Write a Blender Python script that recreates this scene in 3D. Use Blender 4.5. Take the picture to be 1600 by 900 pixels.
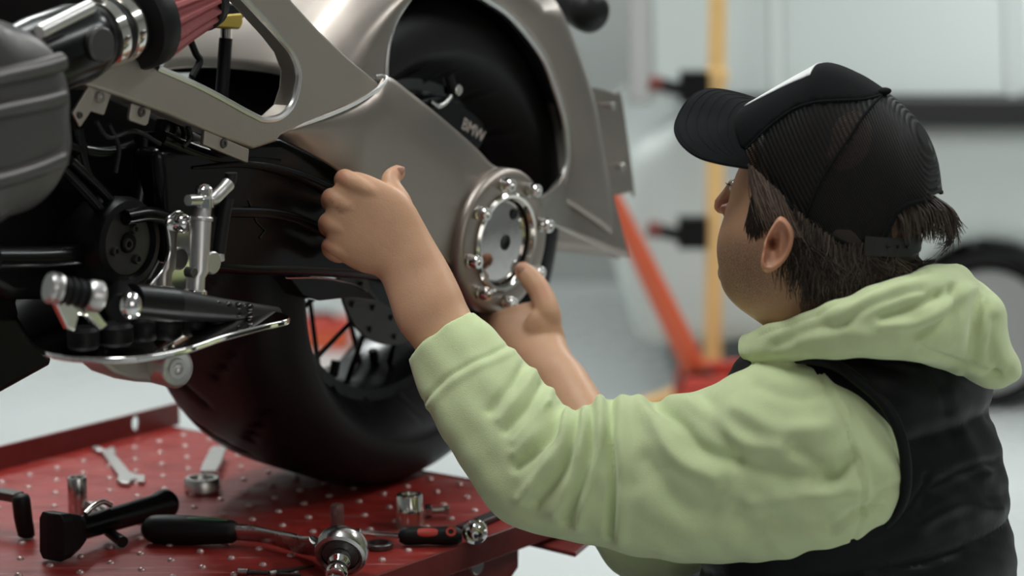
import bpy, bmesh, math, random
import numpy as np
from mathutils import Vector, Matrix

random.seed(7)
rng = np.random.default_rng(7)
scene = bpy.context.scene
for o in list(bpy.data.objects):
    bpy.data.objects.remove(o)
col = scene.collection

# ------------------------------------------------------------------ camera
CAM_H = 1.42
PITCH = math.radians(9.5)
FPX = 4000.0
cam_d = bpy.data.cameras.new('camera')
cam = bpy.data.objects.new('camera', cam_d)
col.objects.link(cam)
cam.location = (0, 0, CAM_H)
cam.rotation_euler = (math.pi / 2 - PITCH, 0, 0)
cam_d.sensor_width = 36
cam_d.lens = FPX / 1600 * 36
cam_d.dof.use_dof = True
cam_d.dof.focus_distance = 3.0
cam_d.dof.aperture_fstop = 2.8
scene.camera = cam

# ------------------------------------------------------------------ world, exposure
scene.view_settings.view_transform = 'Standard'
scene.view_settings.look = 'None'
scene.view_settings.gamma = 1
scene.view_settings.exposure = 0.22
scene.view_settings.use_curve_mapping = False
world = bpy.data.worlds.new('world')
scene.world = world
world.use_nodes = True
world.node_tree.nodes['Background'].inputs[0].default_value = (0.80, 0.86, 0.88, 1)
world.node_tree.nodes['Background'].inputs[1].default_value = 0.11

def area(name, loc, target, sx, sy, power, color=(1, 1, 1)):
    d = bpy.data.lights.new(name, 'AREA')
    d.shape = 'RECTANGLE'
    d.size, d.size_y, d.energy, d.color = sx, sy, power, color
    o = bpy.data.objects.new(name, d)
    col.objects.link(o)
    o.location = loc
    o.rotation_euler = (Vector(target) - Vector(loc)).to_track_quat('-Z', 'Y').to_euler()
    return o

# added fill light behind and to the right of the camera, source assumed
area('assumed_fill_light', (2.6, -2.2, 2.5), (0.3, 3.2, 0.8), 3.2, 2.2, 34, (1.0, 0.97, 0.93))
# assumed tube-light rows under the ceiling, out of view, for the overhead light
LAMPS = [(-0.6, 3.0), (2.2, 3.6), (-1.6, 6.2), (1.6, 6.6)]
for lx, ly in LAMPS:
    area('assumed_tube_light', (lx, ly, 3.28), (lx, ly, 0), 0.5, 2.2, 42 if ly < 5 else 52, (0.96, 1.0, 1.0))

# ------------------------------------------------------------------ pixel to place
def ray(x, y):
    a = (x - 800) / FPX
    b = (450 - y) / FPX
    return np.array([a, math.cos(PITCH) + b * math.sin(PITCH), -math.sin(PITCH) + b * math.cos(PITCH)])
CAMP = np.array([0, 0, CAM_H])
def at(x, y, Y):
    r = ray(x, y)
    return CAMP + r * (Y / r[1])
def onz(x, y, z):
    r = ray(x, y)
    return CAMP + r * ((z - CAM_H) / r[2])
def topx(V):
    V = np.asarray(V, float) - CAMP
    yc = V[:, 1] * math.cos(PITCH) - V[:, 2] * math.sin(PITCH)
    up = V[:, 1] * math.sin(PITCH) + V[:, 2] * math.cos(PITCH)
    return np.stack([800 + FPX * V[:, 0] / yc, 450 - FPX * up / yc], 1)

# the motorcycle's own frame: U rearward, N out to the side we see, Z up, origin at the axle
WC = at(588, 366, 3.48)
TH = math.radians(36)
U = np.array([math.sin(TH), math.cos(TH), 0.0])
N = np.array([math.cos(TH), -math.sin(TH), 0.0])
Z = np.array([0, 0, 1.0])
RT = 0.345
ZT = WC[2] - RT                   # table top
def B(u, n, z):
    return WC + U * u + N * n + Z * z
def onn(x, y, k):
    r = ray(x, y)
    t = ((WC + N * k - CAMP) @ N) / (r @ N)
    return CAMP + r * t
def uz(x, y, k):
    d = onn(x, y, k) - WC
    return np.array([d @ U, d[2]])

# ------------------------------------------------------------------ materials
MATS = {}
def mat(name, color, rough=0.5, metal=0.0, noise=0.0, scale=20.0, bump=0.0, bscale=200.0, aniso=0.0, coat=0.0,
        trans=0.0, emis=None, sheen=0.0, spec=None, rvar=0.0, stretch=None, sss=0.0):
    m = bpy.data.materials.new(name)
    m.use_nodes = True
    nt = m.node_tree
    b = nt.nodes['Principled BSDF']
    b.inputs['Base Color'].default_value = (*color, 1)
    b.inputs['Roughness'].default_value = rough
    b.inputs['Metallic'].default_value = metal
    if coat: b.inputs['Coat Weight'].default_value = coat
    if trans: b.inputs['Transmission Weight'].default_value = trans
    if sheen: b.inputs['Sheen Weight'].default_value = sheen
    if spec is not None: b.inputs['Specular IOR Level'].default_value = spec
    if sss:
        b.inputs['Subsurface Weight'].default_value = sss
        b.inputs['Subsurface Radius'].default_value = (1.0, 0.35, 0.2)
        b.inputs['Subsurface Scale'].default_value = 0.006
    if emis:
        b.inputs['Emission Color'].default_value = (*emis[0], 1)
        b.inputs['Emission Strength'].default_value = emis[1]
    tc = nt.nodes.new('ShaderNodeTexCoord')
    src = tc.outputs['Object']
    if stretch:
        mp = nt.nodes.new('ShaderNodeMapping')
        mp.inputs['Scale'].default_value = stretch
        nt.links.new(src, mp.inputs['Vector'])
        src = mp.outputs['Vector']
    if noise or rvar:
        nz = nt.nodes.new('ShaderNodeTexNoise')
        nz.inputs['Scale'].default_value = scale
        nz.inputs['Detail'].default_value = 6
        nt.links.new(src, nz.inputs['Vector'])
        if noise:
            mx = nt.nodes.new('ShaderNodeMix')
            mx.data_type = 'RGBA'
            mx.inputs[6].default_value = (*[c * (1 - noise) for c in color], 1)
            mx.inputs[7].default_value = (*[min(1, c * (1 + noise)) for c in color], 1)
            nt.links.new(nz.outputs['Fac'], mx.inputs[0])
            nt.links.new(mx.outputs[2], b.inputs['Base Color'])
        if rvar:
            mr = nt.nodes.new('ShaderNodeMapRange')
            mr.inputs[1].default_value, mr.inputs[2].default_value = 0.3, 0.7
            mr.inputs[3].default_value, mr.inputs[4].default_value = max(0.02, rough - rvar), min(1, rough + rvar)
            nt.links.new(nz.outputs['Fac'], mr.inputs[0])
            nt.links.new(mr.outputs[0], b.inputs['Roughness'])
    if bump:
        n2 = nt.nodes.new('ShaderNodeTexNoise')
        n2.inputs['Scale'].default_value = bscale
        n2.inputs['Detail'].default_value = 4
        nt.links.new(src, n2.inputs['Vector'])
        bp = nt.nodes.new('ShaderNodeBump')
        bp.inputs['Strength'].default_value = bump
        bp.inputs['Distance'].default_value = 0.002
        nt.links.new(n2.outputs['Fac'], bp.inputs['Height'])
        nt.links.new(bp.outputs['Normal'], b.inputs['Normal'])
    MATS[name] = m
    return m

mat('floor_paint', (0.60, 0.63, 0.62), 0.30, noise=0.06, scale=1.5, rvar=0.08)
mat('wall_paint', (0.42, 0.435, 0.42), 0.8, noise=0.04, scale=2)
mat('ceiling_paint', (0.6, 0.6, 0.6), 0.9)
mat('alu', (0.325, 0.283, 0.250), 0.40, 0.92, noise=0.10, scale=9, rvar=0.07, bump=0.05, bscale=60)
mat('alu_cast', (0.395, 0.345, 0.298), 0.46, 0.85, noise=0.06, scale=14, bump=0.12, bscale=420)
mat('alu_bright', (0.62, 0.60, 0.58), 0.3, 0.95, noise=0.12, scale=7, rvar=0.08)
mat('head_cover', (0.125, 0.117, 0.112), 0.42, 0.8, noise=0.06, scale=12)
mat('chrome', (0.78, 0.76, 0.74), 0.06, 1.0)
mat('chrome_dark', (0.46, 0.43, 0.42), 0.10, 1.0)
mat('chrome_warm', (0.70, 0.66, 0.61), 0.14, 1.0, rvar=0.05, scale=30)
mat('steel', (0.55, 0.53, 0.51), 0.24, 1.0, noise=0.12, scale=40, rvar=0.08)
mat('steel_satin', (0.58, 0.56, 0.54), 0.36, 0.95, noise=0.1, scale=50)
mat('dark_steel', (0.10, 0.095, 0.09), 0.38, 0.8, noise=0.2, scale=40)
mat('black_metal', (0.0035, 0.0035, 0.0035), 0.38, 0.0, spec=0.2)
mat('black_gloss', (0.003, 0.003, 0.003), 0.22, 0.0, spec=0.25)
mat('black_rubber', (0.006, 0.006, 0.006), 0.5, noise=0.15, scale=40, spec=0.25)
mat('tyre_rubber', (0.0065, 0.006, 0.0058), 0.52, noise=0.2, scale=30, bump=0.1, bscale=300, spec=0.25)
mat('disc_brown', (0.030, 0.024, 0.021), 0.45, 0.3, noise=0.2, scale=50)
mat('red_filter', (0.30, 0.075, 0.075), 0.7, noise=0.2, scale=150, bump=0.2, bscale=600)
mat('yellow_zinc', (0.50, 0.36, 0.06), 0.4, 0.3)
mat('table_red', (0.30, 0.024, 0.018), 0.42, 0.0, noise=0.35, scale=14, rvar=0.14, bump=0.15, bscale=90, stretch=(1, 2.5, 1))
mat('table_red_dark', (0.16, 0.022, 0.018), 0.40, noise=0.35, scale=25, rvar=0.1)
mat('stud_worn', (0.55, 0.38, 0.36), 0.32, 0.5, noise=0.3, scale=60)
mat('jack_red', (0.50, 0.045, 0.025), 0.45)
mat('crane_orange', (0.62, 0.10, 0.035), 0.45)
mat('stand_yellow', (0.78, 0.50, 0.20), 0.5, noise=0.08, scale=6)
mat('car_paint', (0.56, 0.60, 0.58), 0.45)
mat('car_trim', (0.012, 0.012, 0.011), 0.5)
mat('car_glass', (0.44, 0.48, 0.465), 0.35, 0.1)
mat('car_wheel', (0.34, 0.34, 0.33), 0.4, 0.6)
mat('white_lamp', (0.9, 0.9, 0.9), 0.5, emis=((0.95, 1.0, 1.0), 4.0))
mat('vest_black', (0.0035, 0.0038, 0.0041), 0.5, noise=0.25, scale=30, bump=0.15, bscale=140, spec=0.16)
mat('trouser', (0.018, 0.019, 0.022), 0.85, bump=0.2, bscale=500)
mat('shoe_black', (0.015, 0.014, 0.013), 0.6)
mat('cap_twill', (0.0065, 0.0075, 0.008), 0.9, noise=0.25, scale=220, bump=0.25, bscale=900, spec=0.12)
mat('cap_white', (0.75, 0.75, 0.73), 0.8)
mat('strap_olive', (0.007, 0.007, 0.005), 0.6)
mat('red_inlay', (0.50, 0.035, 0.02), 0.45)
mat('green_inlay', (0.03, 0.09, 0.04), 0.4)
mat('clear_plastic', (0.30, 0.16, 0.14), 0.15, 0.0, trans=0.6)
mat('white_print', (0.50, 0.42, 0.38), 0.6)
mat('eye_white', (0.7, 0.68, 0.65), 0.2)
mat('nail', (0.50, 0.27, 0.20), 0.32)
mat('stool_seat', (0.02, 0.02, 0.02), 0.5)

# hoodie cloth: pale lime fleece with fine weave relief
m = mat('hoodie_cloth', (0.585, 0.665, 0.37), 0.95, noise=0.06, scale=60, bump=0.28, bscale=650, sheen=0.25, spec=0.15)

def skin_material(name, base, dark):
    m = mat(name, base, 0.48, noise=0.10, scale=45, bump=0.14, bscale=420, spec=0.35, sss=0.25)
    nt = m.node_tree
    b = nt.nodes['Principled BSDF']
    prev = b.inputs['Base Color'].links[0].from_socket
    at_ = nt.nodes.new('ShaderNodeAttribute')
    at_.attribute_name = 'stubble'
    nz = nt.nodes.new('ShaderNodeTexNoise')
    nz.inputs['Scale'].default_value = 700
    tc = nt.nodes.new('ShaderNodeTexCoord')
    nt.links.new(tc.outputs['Object'], nz.inputs['Vector'])
    mr = nt.nodes.new('ShaderNodeMapRange')
    mr.inputs[1].default_value, mr.inputs[2].default_value = 0.35, 0.62
    mr.inputs[3].default_value, mr.inputs[4].default_value = 0.55, 1.0
    nt.links.new(nz.outputs['Fac'], mr.inputs[0])
    mu = nt.nodes.new('ShaderNodeMath')
    mu.operation = 'MULTIPLY'
    nt.links.new(at_.outputs['Fac'], mu.inputs[0])
    nt.links.new(mr.outputs[0], mu.inputs[1])
    mx = nt.nodes.new('ShaderNodeMix')
    mx.data_type = 'RGBA'
    mx.inputs[7].default_value = (*dark, 1)
    nt.links.new(mu.outputs[0], mx.inputs[0])
    nt.links.new(prev, mx.inputs[6])
    # redder skin over joints and lips
    a2 = nt.nodes.new('ShaderNodeAttribute')
    a2.attribute_name = 'flush'
    m2 = nt.nodes.new('ShaderNodeMix')
    m2.data_type = 'RGBA'
    m2.inputs[7].default_value = (0.46, 0.15, 0.09, 1)
    nt.links.new(a2.outputs['Fac'], m2.inputs[0])
    nt.links.new(mx.outputs[2], m2.inputs[6])
    nt.links.new(m2.outputs[2], b.inputs['Base Color'])
    return m
skin_material('skin', (0.56, 0.322, 0.196), (0.088, 0.056, 0.040))

def hair_material(name, c1, c2):
    m = mat(name, c1, 0.45, spec=0.3)
    nt = m.node_tree
    b = nt.nodes['Principled BSDF']
    a = nt.nodes.new('ShaderNodeAttribute')
    a.attribute_name = 'tone'
    mx = nt.nodes.new('ShaderNodeMix')
    mx.data_type = 'RGBA'
    mx.inputs[6].default_value = (*c1, 1)
    mx.inputs[7].default_value = (*c2, 1)
    nt.links.new(a.outputs['Fac'], mx.inputs[0])
    nt.links.new(mx.outputs[2], b.inputs['Base Color'])
    return m
hair_material('hair', (0.018, 0.012, 0.009), (0.20, 0.145, 0.11))

def mesh_fabric():
    m = mat('cap_mesh', (0.004, 0.004, 0.004), 0.6, spec=0.25)
    nt = m.node_tree
    b = nt.nodes['Principled BSDF']
    out = nt.nodes['Material Output']
    uv = nt.nodes.new('ShaderNodeUVMap')
    def wave(direction, scale):
        w = nt.nodes.new('ShaderNodeTexWave')
        w.bands_direction = direction
        w.inputs['Scale'].default_value = scale
        nt.links.new(uv.outputs['UV'], w.inputs['Vector'])
        return w
    w1 = wave('X', 14.0)
    w2 = wave('Y', 30.0)
    mul = nt.nodes.new('ShaderNodeMath')
    mul.operation = 'MULTIPLY'
    nt.links.new(w1.outputs['Fac'], mul.inputs[0])
    nt.links.new(w2.outputs['Fac'], mul.inputs[1])
    ramp = nt.nodes.new('ShaderNodeMapRange')
    ramp.inputs[1].default_value, ramp.inputs[2].default_value = 0.22, 0.42
    ramp.inputs[3].default_value, ramp.inputs[4].default_value = 0.0, 0.75
    nt.links.new(mul.outputs[0], ramp.inputs[0])
    tr = nt.nodes.new('ShaderNodeBsdfTransparent')
    mx = nt.nodes.new('ShaderNodeMixShader')
    nt.links.new(ramp.outputs[0], mx.inputs[0])
    nt.links.new(b.outputs[0], mx.inputs[1])
    nt.links.new(tr.outputs[0], mx.inputs[2])
    nt.links.new(mx.outputs[0], out.inputs['Surface'])
    bp = nt.nodes.new('ShaderNodeBump')
    bp.inputs['Strength'].default_value = 0.45
    bp.inputs['Distance'].default_value = 0.002
    bp.invert = True
    nt.links.new(w1.outputs['Fac'], bp.inputs['Height'])
    nt.links.new(bp.outputs['Normal'], b.inputs['Normal'])
mesh_fabric()

# scratches on the lift's paint: pale worn streaks with a shape of their own
def worn_table():
    nt = MATS['table_red'].node_tree
    b = nt.nodes['Principled BSDF']
    prev = b.inputs['Base Color'].links[0].from_socket
    tc = nt.nodes.new('ShaderNodeTexCoord')
    mp = nt.nodes.new('ShaderNodeMapping')
    mp.inputs['Rotation'].default_value = (0, 0, -math.radians(8))
    mp.inputs['Scale'].default_value = (9, 70, 1)
    nz = nt.nodes.new('ShaderNodeTexNoise')
    nz.inputs['Scale'].default_value = 1.3
    nz.inputs['Detail'].default_value = 5
    nt.links.new(tc.outputs['Object'], mp.inputs['Vector'])
    nt.links.new(mp.outputs['Vector'], nz.inputs['Vector'])
    mr = nt.nodes.new('ShaderNodeMapRange')
    mr.inputs[1].default_value, mr.inputs[2].default_value = 0.60, 0.75
    mr.inputs[3].default_value, mr.inputs[4].default_value = 0.0, 0.5
    nt.links.new(nz.outputs['Fac'], mr.inputs[0])
    mx = nt.nodes.new('ShaderNodeMix')
    mx.data_type = 'RGBA'
    mx.inputs[7].default_value = (0.50, 0.28, 0.25, 1)
    nt.links.new(mr.outputs[0], mx.inputs[0])
    nt.links.new(prev, mx.inputs[6])
    nt.links.new(mx.outputs[2], b.inputs['Base Color'])
worn_table()

# ------------------------------------------------------------------ mesh helpers
WL = {}
def nrm(v):
    v = np.asarray(v, float)
    return v / (np.linalg.norm(v) + 1e-12)

def empty(name, loc, label, cat, group=None):
    o = bpy.data.objects.new(name, None)
    o.empty_display_size = 0.05
    col.objects.link(o)
    o.location = loc
    WL[o.name] = np.array(loc, float)
    o['label'] = label
    o['category'] = cat
    if group: o['group'] = group
    return o

def mk(name, VF, material, parent=None, smooth=True, label=None, cat=None, kind=None, group=None, bevel=0.0, bseg=2,
       subsurf=0, solid=0.0, soff=-1.0, uv=None, attrs=None, auto=40, fixn=True):
    V, Fc = VF
    V = np.asarray(V, float)
    me = bpy.data.meshes.new(name)
    if parent is not None:
        org = WL[parent.name]
    elif kind == 'structure':
        org = np.zeros(3)
    else:
        org = np.array([V[:, 0].mean(), V[:, 1].mean(), V[:, 2].min()])
    me.from_pydata([tuple(v) for v in (V - org)], [], [tuple(int(i) for i in f) for f in Fc])
    if uv is not None:
        l = me.uv_layers.new(name='UVMap')
        vi = np.zeros(len(me.loops), dtype=np.int32)
        me.loops.foreach_get('vertex_index', vi)
        l.data.foreach_set('uv', np.asarray(uv, float)[vi].ravel())
    if attrs:
        for k, a in attrs.items():
            at_ = me.attributes.new(k, 'FLOAT', 'POINT')
            at_.data.foreach_set('value', np.asarray(a, dtype=np.float32))
    if fixn:
        bm = bmesh.new()
        bm.from_mesh(me)
        bmesh.ops.recalc_face_normals(bm, faces=bm.faces)
        bm.to_mesh(me)
        bm.free()
    if smooth:
        me.polygons.foreach_set('use_smooth', [True] * len(me.polygons))
        if auto and auto < 180:
            me.set_sharp_from_angle(angle=math.radians(auto))
    me.materials.append(MATS[material])
    o = bpy.data.objects.new(name, me)
    col.objects.link(o)
    if parent is not None:
        o.parent = parent
        WL[o.name] = org
    else:
        o.location = org
        WL[o.name] = org
    if solid:
        md = o.modifiers.new('thickness', 'SOLIDIFY')
        md.thickness = solid
        md.offset = soff
    if bevel:
        md = o.modifiers.new('bevel', 'BEVEL')
        md.width = bevel
        md.segments = bseg
        md.limit_method = 'ANGLE'
        md.angle_limit = math.radians(40)
        md.harden_normals = False
    if subsurf:
        md = o.modifiers.new('subdivision', 'SUBSURF')
        md.levels = md.render_levels = subsurf
    if label: o['label'] = label
    if cat: o['category'] = cat
    if kind: o['kind'] = kind
    if group: o['group'] = group
    return o

def merge(*parts):
    V = []; Fc = []; k = 0
    for v, f in parts:
        V.append(np.asarray(v, float))
        Fc += [tuple(i + k for i in q) for q in f]
        k += len(v)
    return np.concatenate(V), Fc

def catmull(P, n, closed=False):
    P = [np.asarray(p, float) for p in P]
    if closed:
        Q = [P[-1]] + P + [P[0], P[1]]
        segs = len(P)
    else:
        Q = [2 * P[0] - P[1]] + P + [2 * P[-1] - P[-2]]
        segs = len(P) - 1
    out = []
    for k in range(n):
        t = k / n * segs if closed else k / (n - 1) * segs
        i = min(int(t), segs - 1)
        s = t - i
        a, b, c, d = Q[i], Q[i + 1], Q[i + 2], Q[i + 3]
        out.append(0.5 * ((2 * b) + (c - a) * s + (2 * a - 5 * b + 4 * c - d) * s * s + (3 * b - a - 3 * c + d) * s ** 3))
    return np.array(out)

def frames(P):
    P = np.asarray(P, float)
    T = np.gradient(P, axis=0)
    T = T / (np.linalg.norm(T, axis=1, keepdims=True) + 1e-12)
    ref = np.array([0, 0, 1.0]) if abs(T[0][2]) < 0.9 else np.array([1.0, 0, 0])
    X = nrm(np.cross(ref, T[0]))
    out = []
    for t in T:
        X = nrm(X - t * (X @ t))
        out.append((X, np.cross(t, X)))
    return out

def tube(P, r, seg=12, caps=True):
    P = np.asarray(P, float)
    r = np.broadcast_to(np.asarray(r, float), (len(P),))
    fr = frames(P)
    V = []; Fc = []
    ang = np.linspace(0, 2 * math.pi, seg, endpoint=False)
    for p, rr, (x, y) in zip(P, r, fr):
        for a in ang:
            V.append(p + rr * (math.cos(a) * x + math.sin(a) * y))
    for i in range(len(P) - 1):
        for j in range(seg):
            j2 = (j + 1) % seg
            Fc.append((i * seg + j, i * seg + j2, (i + 1) * seg + j2, (i + 1) * seg + j))
    if caps:
        Fc.append(tuple(range(seg))[::-1])
        Fc.append(tuple(range((len(P) - 1) * seg, len(P) * seg)))
    return np.array(V), Fc

def loft(rings, caps=True, closed=True):
    m = len(rings[0]); V = np.concatenate(rings); Fc = []
    for i in range(len(rings) - 1):
        for j in range(m if closed else m - 1):
            j2 = (j + 1) % m
            Fc.append((i * m + j, i * m + j2, (i + 1) * m + j2, (i + 1) * m + j))
    if caps and closed:
        Fc.append(tuple(range(m))[::-1])
        Fc.append(tuple(range((len(rings) - 1) * m, len(rings) * m)))
    return V, Fc

def lathe(prof, org, axis, seg=32, ref=None, a0=0, a1=2 * math.pi):
    """prof: list of (radius, height along axis)"""
    axis = nrm(axis)
    if ref is None:
        ref = np.array([0, 0, 1.0]) if abs(axis[2]) < 0.9 else np.array([1.0, 0, 0])
    x = nrm(ref - axis * (np.asarray(ref) @ axis))
    y = np.cross(axis, x)
    full = abs(a1 - a0 - 2 * math.pi) < 1e-6
    k = seg if full else seg + 1
    V = []; Fc = []
    for j in range(k):
        a = a0 + (a1 - a0) * j / seg
        d = math.cos(a) * x + math.sin(a) * y
        for r, h in prof:
            V.append(np.asarray(org) + d * r + axis * h)
    m = len(prof)
    for j in range(seg):
        j2 = (j + 1) % k
        for i in range(m - 1):
            Fc.append((j * m + i, j * m + i + 1, j2 * m + i + 1, j2 * m + i))
    return np.array(V), Fc

def cyl(p0, p1, r, seg=16, r1=None, inset=0.0):
    p0 = np.asarray(p0, float); p1 = np.asarray(p1, float)
    L = np.linalg.norm(p1 - p0)
    r1 = r if r1 is None else r1
    c = inset or min(0.12 * r, 0.2 * L)
    return lathe([(0, 0), (max(r - c, 1e-5), 0), (r, c), (r1, L - c), (max(r1 - c, 1e-5), L), (0, L)], p0, p1 - p0, seg)

def box(c, ax, ay, az):
    c = np.asarray(c, float); V = []
    for sx in (-1, 1):
        for sy in (-1, 1):
            for sz in (-1, 1):
                V.append(c + sx * np.asarray(ax) + sy * np.asarray(ay) + sz * np.asarray(az))
    return np.array(V), [(0, 1, 3, 2), (4, 6, 7, 5), (0, 4, 5, 1), (2, 3, 7, 6), (0, 2, 6, 4), (1, 5, 7, 3)]

def prism(P, vec):
    """closed planar outline P (3-D points) pushed along vec"""
    P = np.asarray(P, float); m = len(P)
    V = np.concatenate([P, P + np.asarray(vec)])
    Fc = [tuple(range(m)), tuple(range(m, 2 * m))[::-1]]
    for j in range(m):
        j2 = (j + 1) % m
        Fc.append((j, j2, m + j2, m + j))
    return V, Fc

def ellipsoid(c, ax, ay, az, nu=20, nv=12):
    V = [np.asarray(c) + np.asarray(az)]; Fc = []
    for i in range(1, nv):
        t = math.pi * i / nv
        for j in range(nu):
            a = 2 * math.pi * j / nu
            V.append(np.asarray(c) + np.asarray(az) * math.cos(t) + math.sin(t) * (np.asarray(ax) * math.cos(a) + np.asarray(ay) * math.sin(a)))
    V.append(np.asarray(c) - np.asarray(az))
    for j in range(nu):
        Fc.append((0, 1 + j, 1 + (j + 1) % nu))
        Fc.append((len(V) - 1, 1 + (nv - 2) * nu + (j + 1) % nu, 1 + (nv - 2) * nu + j))
    for i in range(nv - 2):
        for j in range(nu):
            j2 = (j + 1) % nu
            Fc.append((1 + i * nu + j, 1 + (i + 1) * nu + j, 1 + (i + 1) * nu + j2, 1 + i * nu + j2))
    return np.array(V), Fc

def pairloft(pairs, seg=28, exp=2.0, capround=True):
    """pairs: (A, B, half thickness): A and B opposite edge points in space. Lofts rounded sections A-B."""
    A = np.array([p[0] for p in pairs]); Bp = np.array([p[1] for p in pairs])
    C = (A + Bp) / 2
    T = np.gradient(C, axis=0)
    rings = []
    for i, p in enumerate(pairs):
        a = (A[i] - Bp[i]) / 2
        t = nrm(T[i])
        b = np.cross(nrm(a), t)
        b = nrm(b)
        if i and b @ last < 0: b = -b
        last = b
        b = b * p[2]
        ring = []
        for k in range(seg):
            q = 2 * math.pi * k / seg
            c, s = math.cos(q), math.sin(q)
            ring.append(C[i] + a * math.copysign(abs(c) ** (2 / exp), c) + b * math.copysign(abs(s) ** (2 / exp), s))
        rings.append(np.array(ring))
    V, Fc = loft(rings, caps=False)
    for e in (0, -1):
        V = np.concatenate([V, [C[e]]])
        k = len(V) - 1
        base = 0 if e == 0 else (len(rings) - 1) * seg
        for j in range(seg):
            Fc.append((base + j, base + (j + 1) % seg, k))
    return V, Fc

def respline(pairs, n):
    A = catmull([p[0] for p in pairs], n)
    Bq = catmull([p[1] for p in pairs], n)
    t = catmull([np.array([p[2], 0, 0]) for p in pairs], n)[:, 0]
    return [(a, b, max(c, 1e-4)) for a, b, c in zip(A, Bq, t)]

def remesh(VF, voxel, smooth=4):
    V, Fc = VF
    me = bpy.data.meshes.new('tmp')
    me.from_pydata([tuple(v) for v in V], [], [tuple(int(i) for i in f) for f in Fc])
    bm = bmesh.new(); bm.from_mesh(me)
    bmesh.ops.recalc_face_normals(bm, faces=bm.faces)
    bm.to_mesh(me); bm.free()
    o = bpy.data.objects.new('tmp', me)
    col.objects.link(o)
    md = o.modifiers.new('r', 'REMESH')
    md.mode = 'VOXEL'
    md.voxel_size = voxel
    if smooth:
        ms = o.modifiers.new('s', 'SMOOTH')
        ms.factor = 0.5
        ms.iterations = smooth
    dg = bpy.context.evaluated_depsgraph_get()
    em = bpy.data.meshes.new_from_object(o.evaluated_get(dg))
    n = len(em.vertices)
    V2 = np.zeros(n * 3); em.vertices.foreach_get('co', V2)
    NN = np.zeros(n * 3); em.vertices.foreach_get('normal', NN)
    F2 = [tuple(p.vertices) for p in em.polygons]
    bpy.data.objects.remove(o)
    bpy.data.meshes.remove(me); bpy.data.meshes.remove(em)
    return V2.reshape(-1, 3), F2, NN.reshape(-1, 3)

def polydist(Q, poly):
    """distance of 2-D points Q to polyline"""
    poly = np.asarray(poly, float)
    best = np.full(len(Q), 1e9)
    for a, b in zip(poly[:-1], poly[1:]):
        ab = b - a
        t = np.clip(((Q - a) @ ab) / (ab @ ab + 1e-9), 0, 1)
        d = np.linalg.norm(Q - (a + t[:, None] * ab), axis=1)
        best = np.minimum(best, d)
    return best

# ================================================================== the room
YB = 8.6
def slab(name, lo, hi, m):
    lo = np.array(lo, float); hi = np.array(hi, float)
    c = (lo + hi) / 2; h = (hi - lo) / 2
    return mk(name, box(c, (h[0], 0, 0), (0, h[1], 0), (0, 0, h[2])), m, smooth=False, kind='structure')
slab('floor', (-5, -3, -0.1), (6, YB + 0.1, 0), 'floor_paint')
slab('wall_back', (-5, YB, 0), (6, YB + 0.15, 3.4), 'wall_paint')
slab('wall_left', (-5.15, 0.5, 0), (-5, YB, 3.4), 'wall_paint')
slab('wall_right', (6, 0.5, 0), (6.15, YB, 3.4), 'wall_paint')
slab('ceiling', (-5, 0.5, 3.4), (6, YB, 3.5), 'ceiling_paint')
slab('baseboard_back', (-5, YB - 0.02, 0), (6, YB, 0.10), 'wall_paint')
for i, (lx, ly) in enumerate(LAMPS):  # assumed fittings, none in view, added round the overhead area lights
    e = empty('assumed_ceiling_light', (lx, ly, 3.4), 'assumed long tube light fitting on the ceiling, ' + ['above the lift', 'above the seated mechanic', 'above the left end of the back floor', 'above the parked car'][i], 'light', 'assumed ceiling lights')
    mk('housing', box((lx, ly, 3.36), (0.27, 0, 0), (0, 1.12, 0), (0, 0, 0.04)), 'ceiling_paint', e, smooth=False)
    for s in (-1, 1):
        mk('tube', cyl((lx + s * 0.12, ly - 1.05, 3.305), (lx + s * 0.12, ly + 1.05, 3.305), 0.014, 10), 'white_lamp', e)

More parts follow.
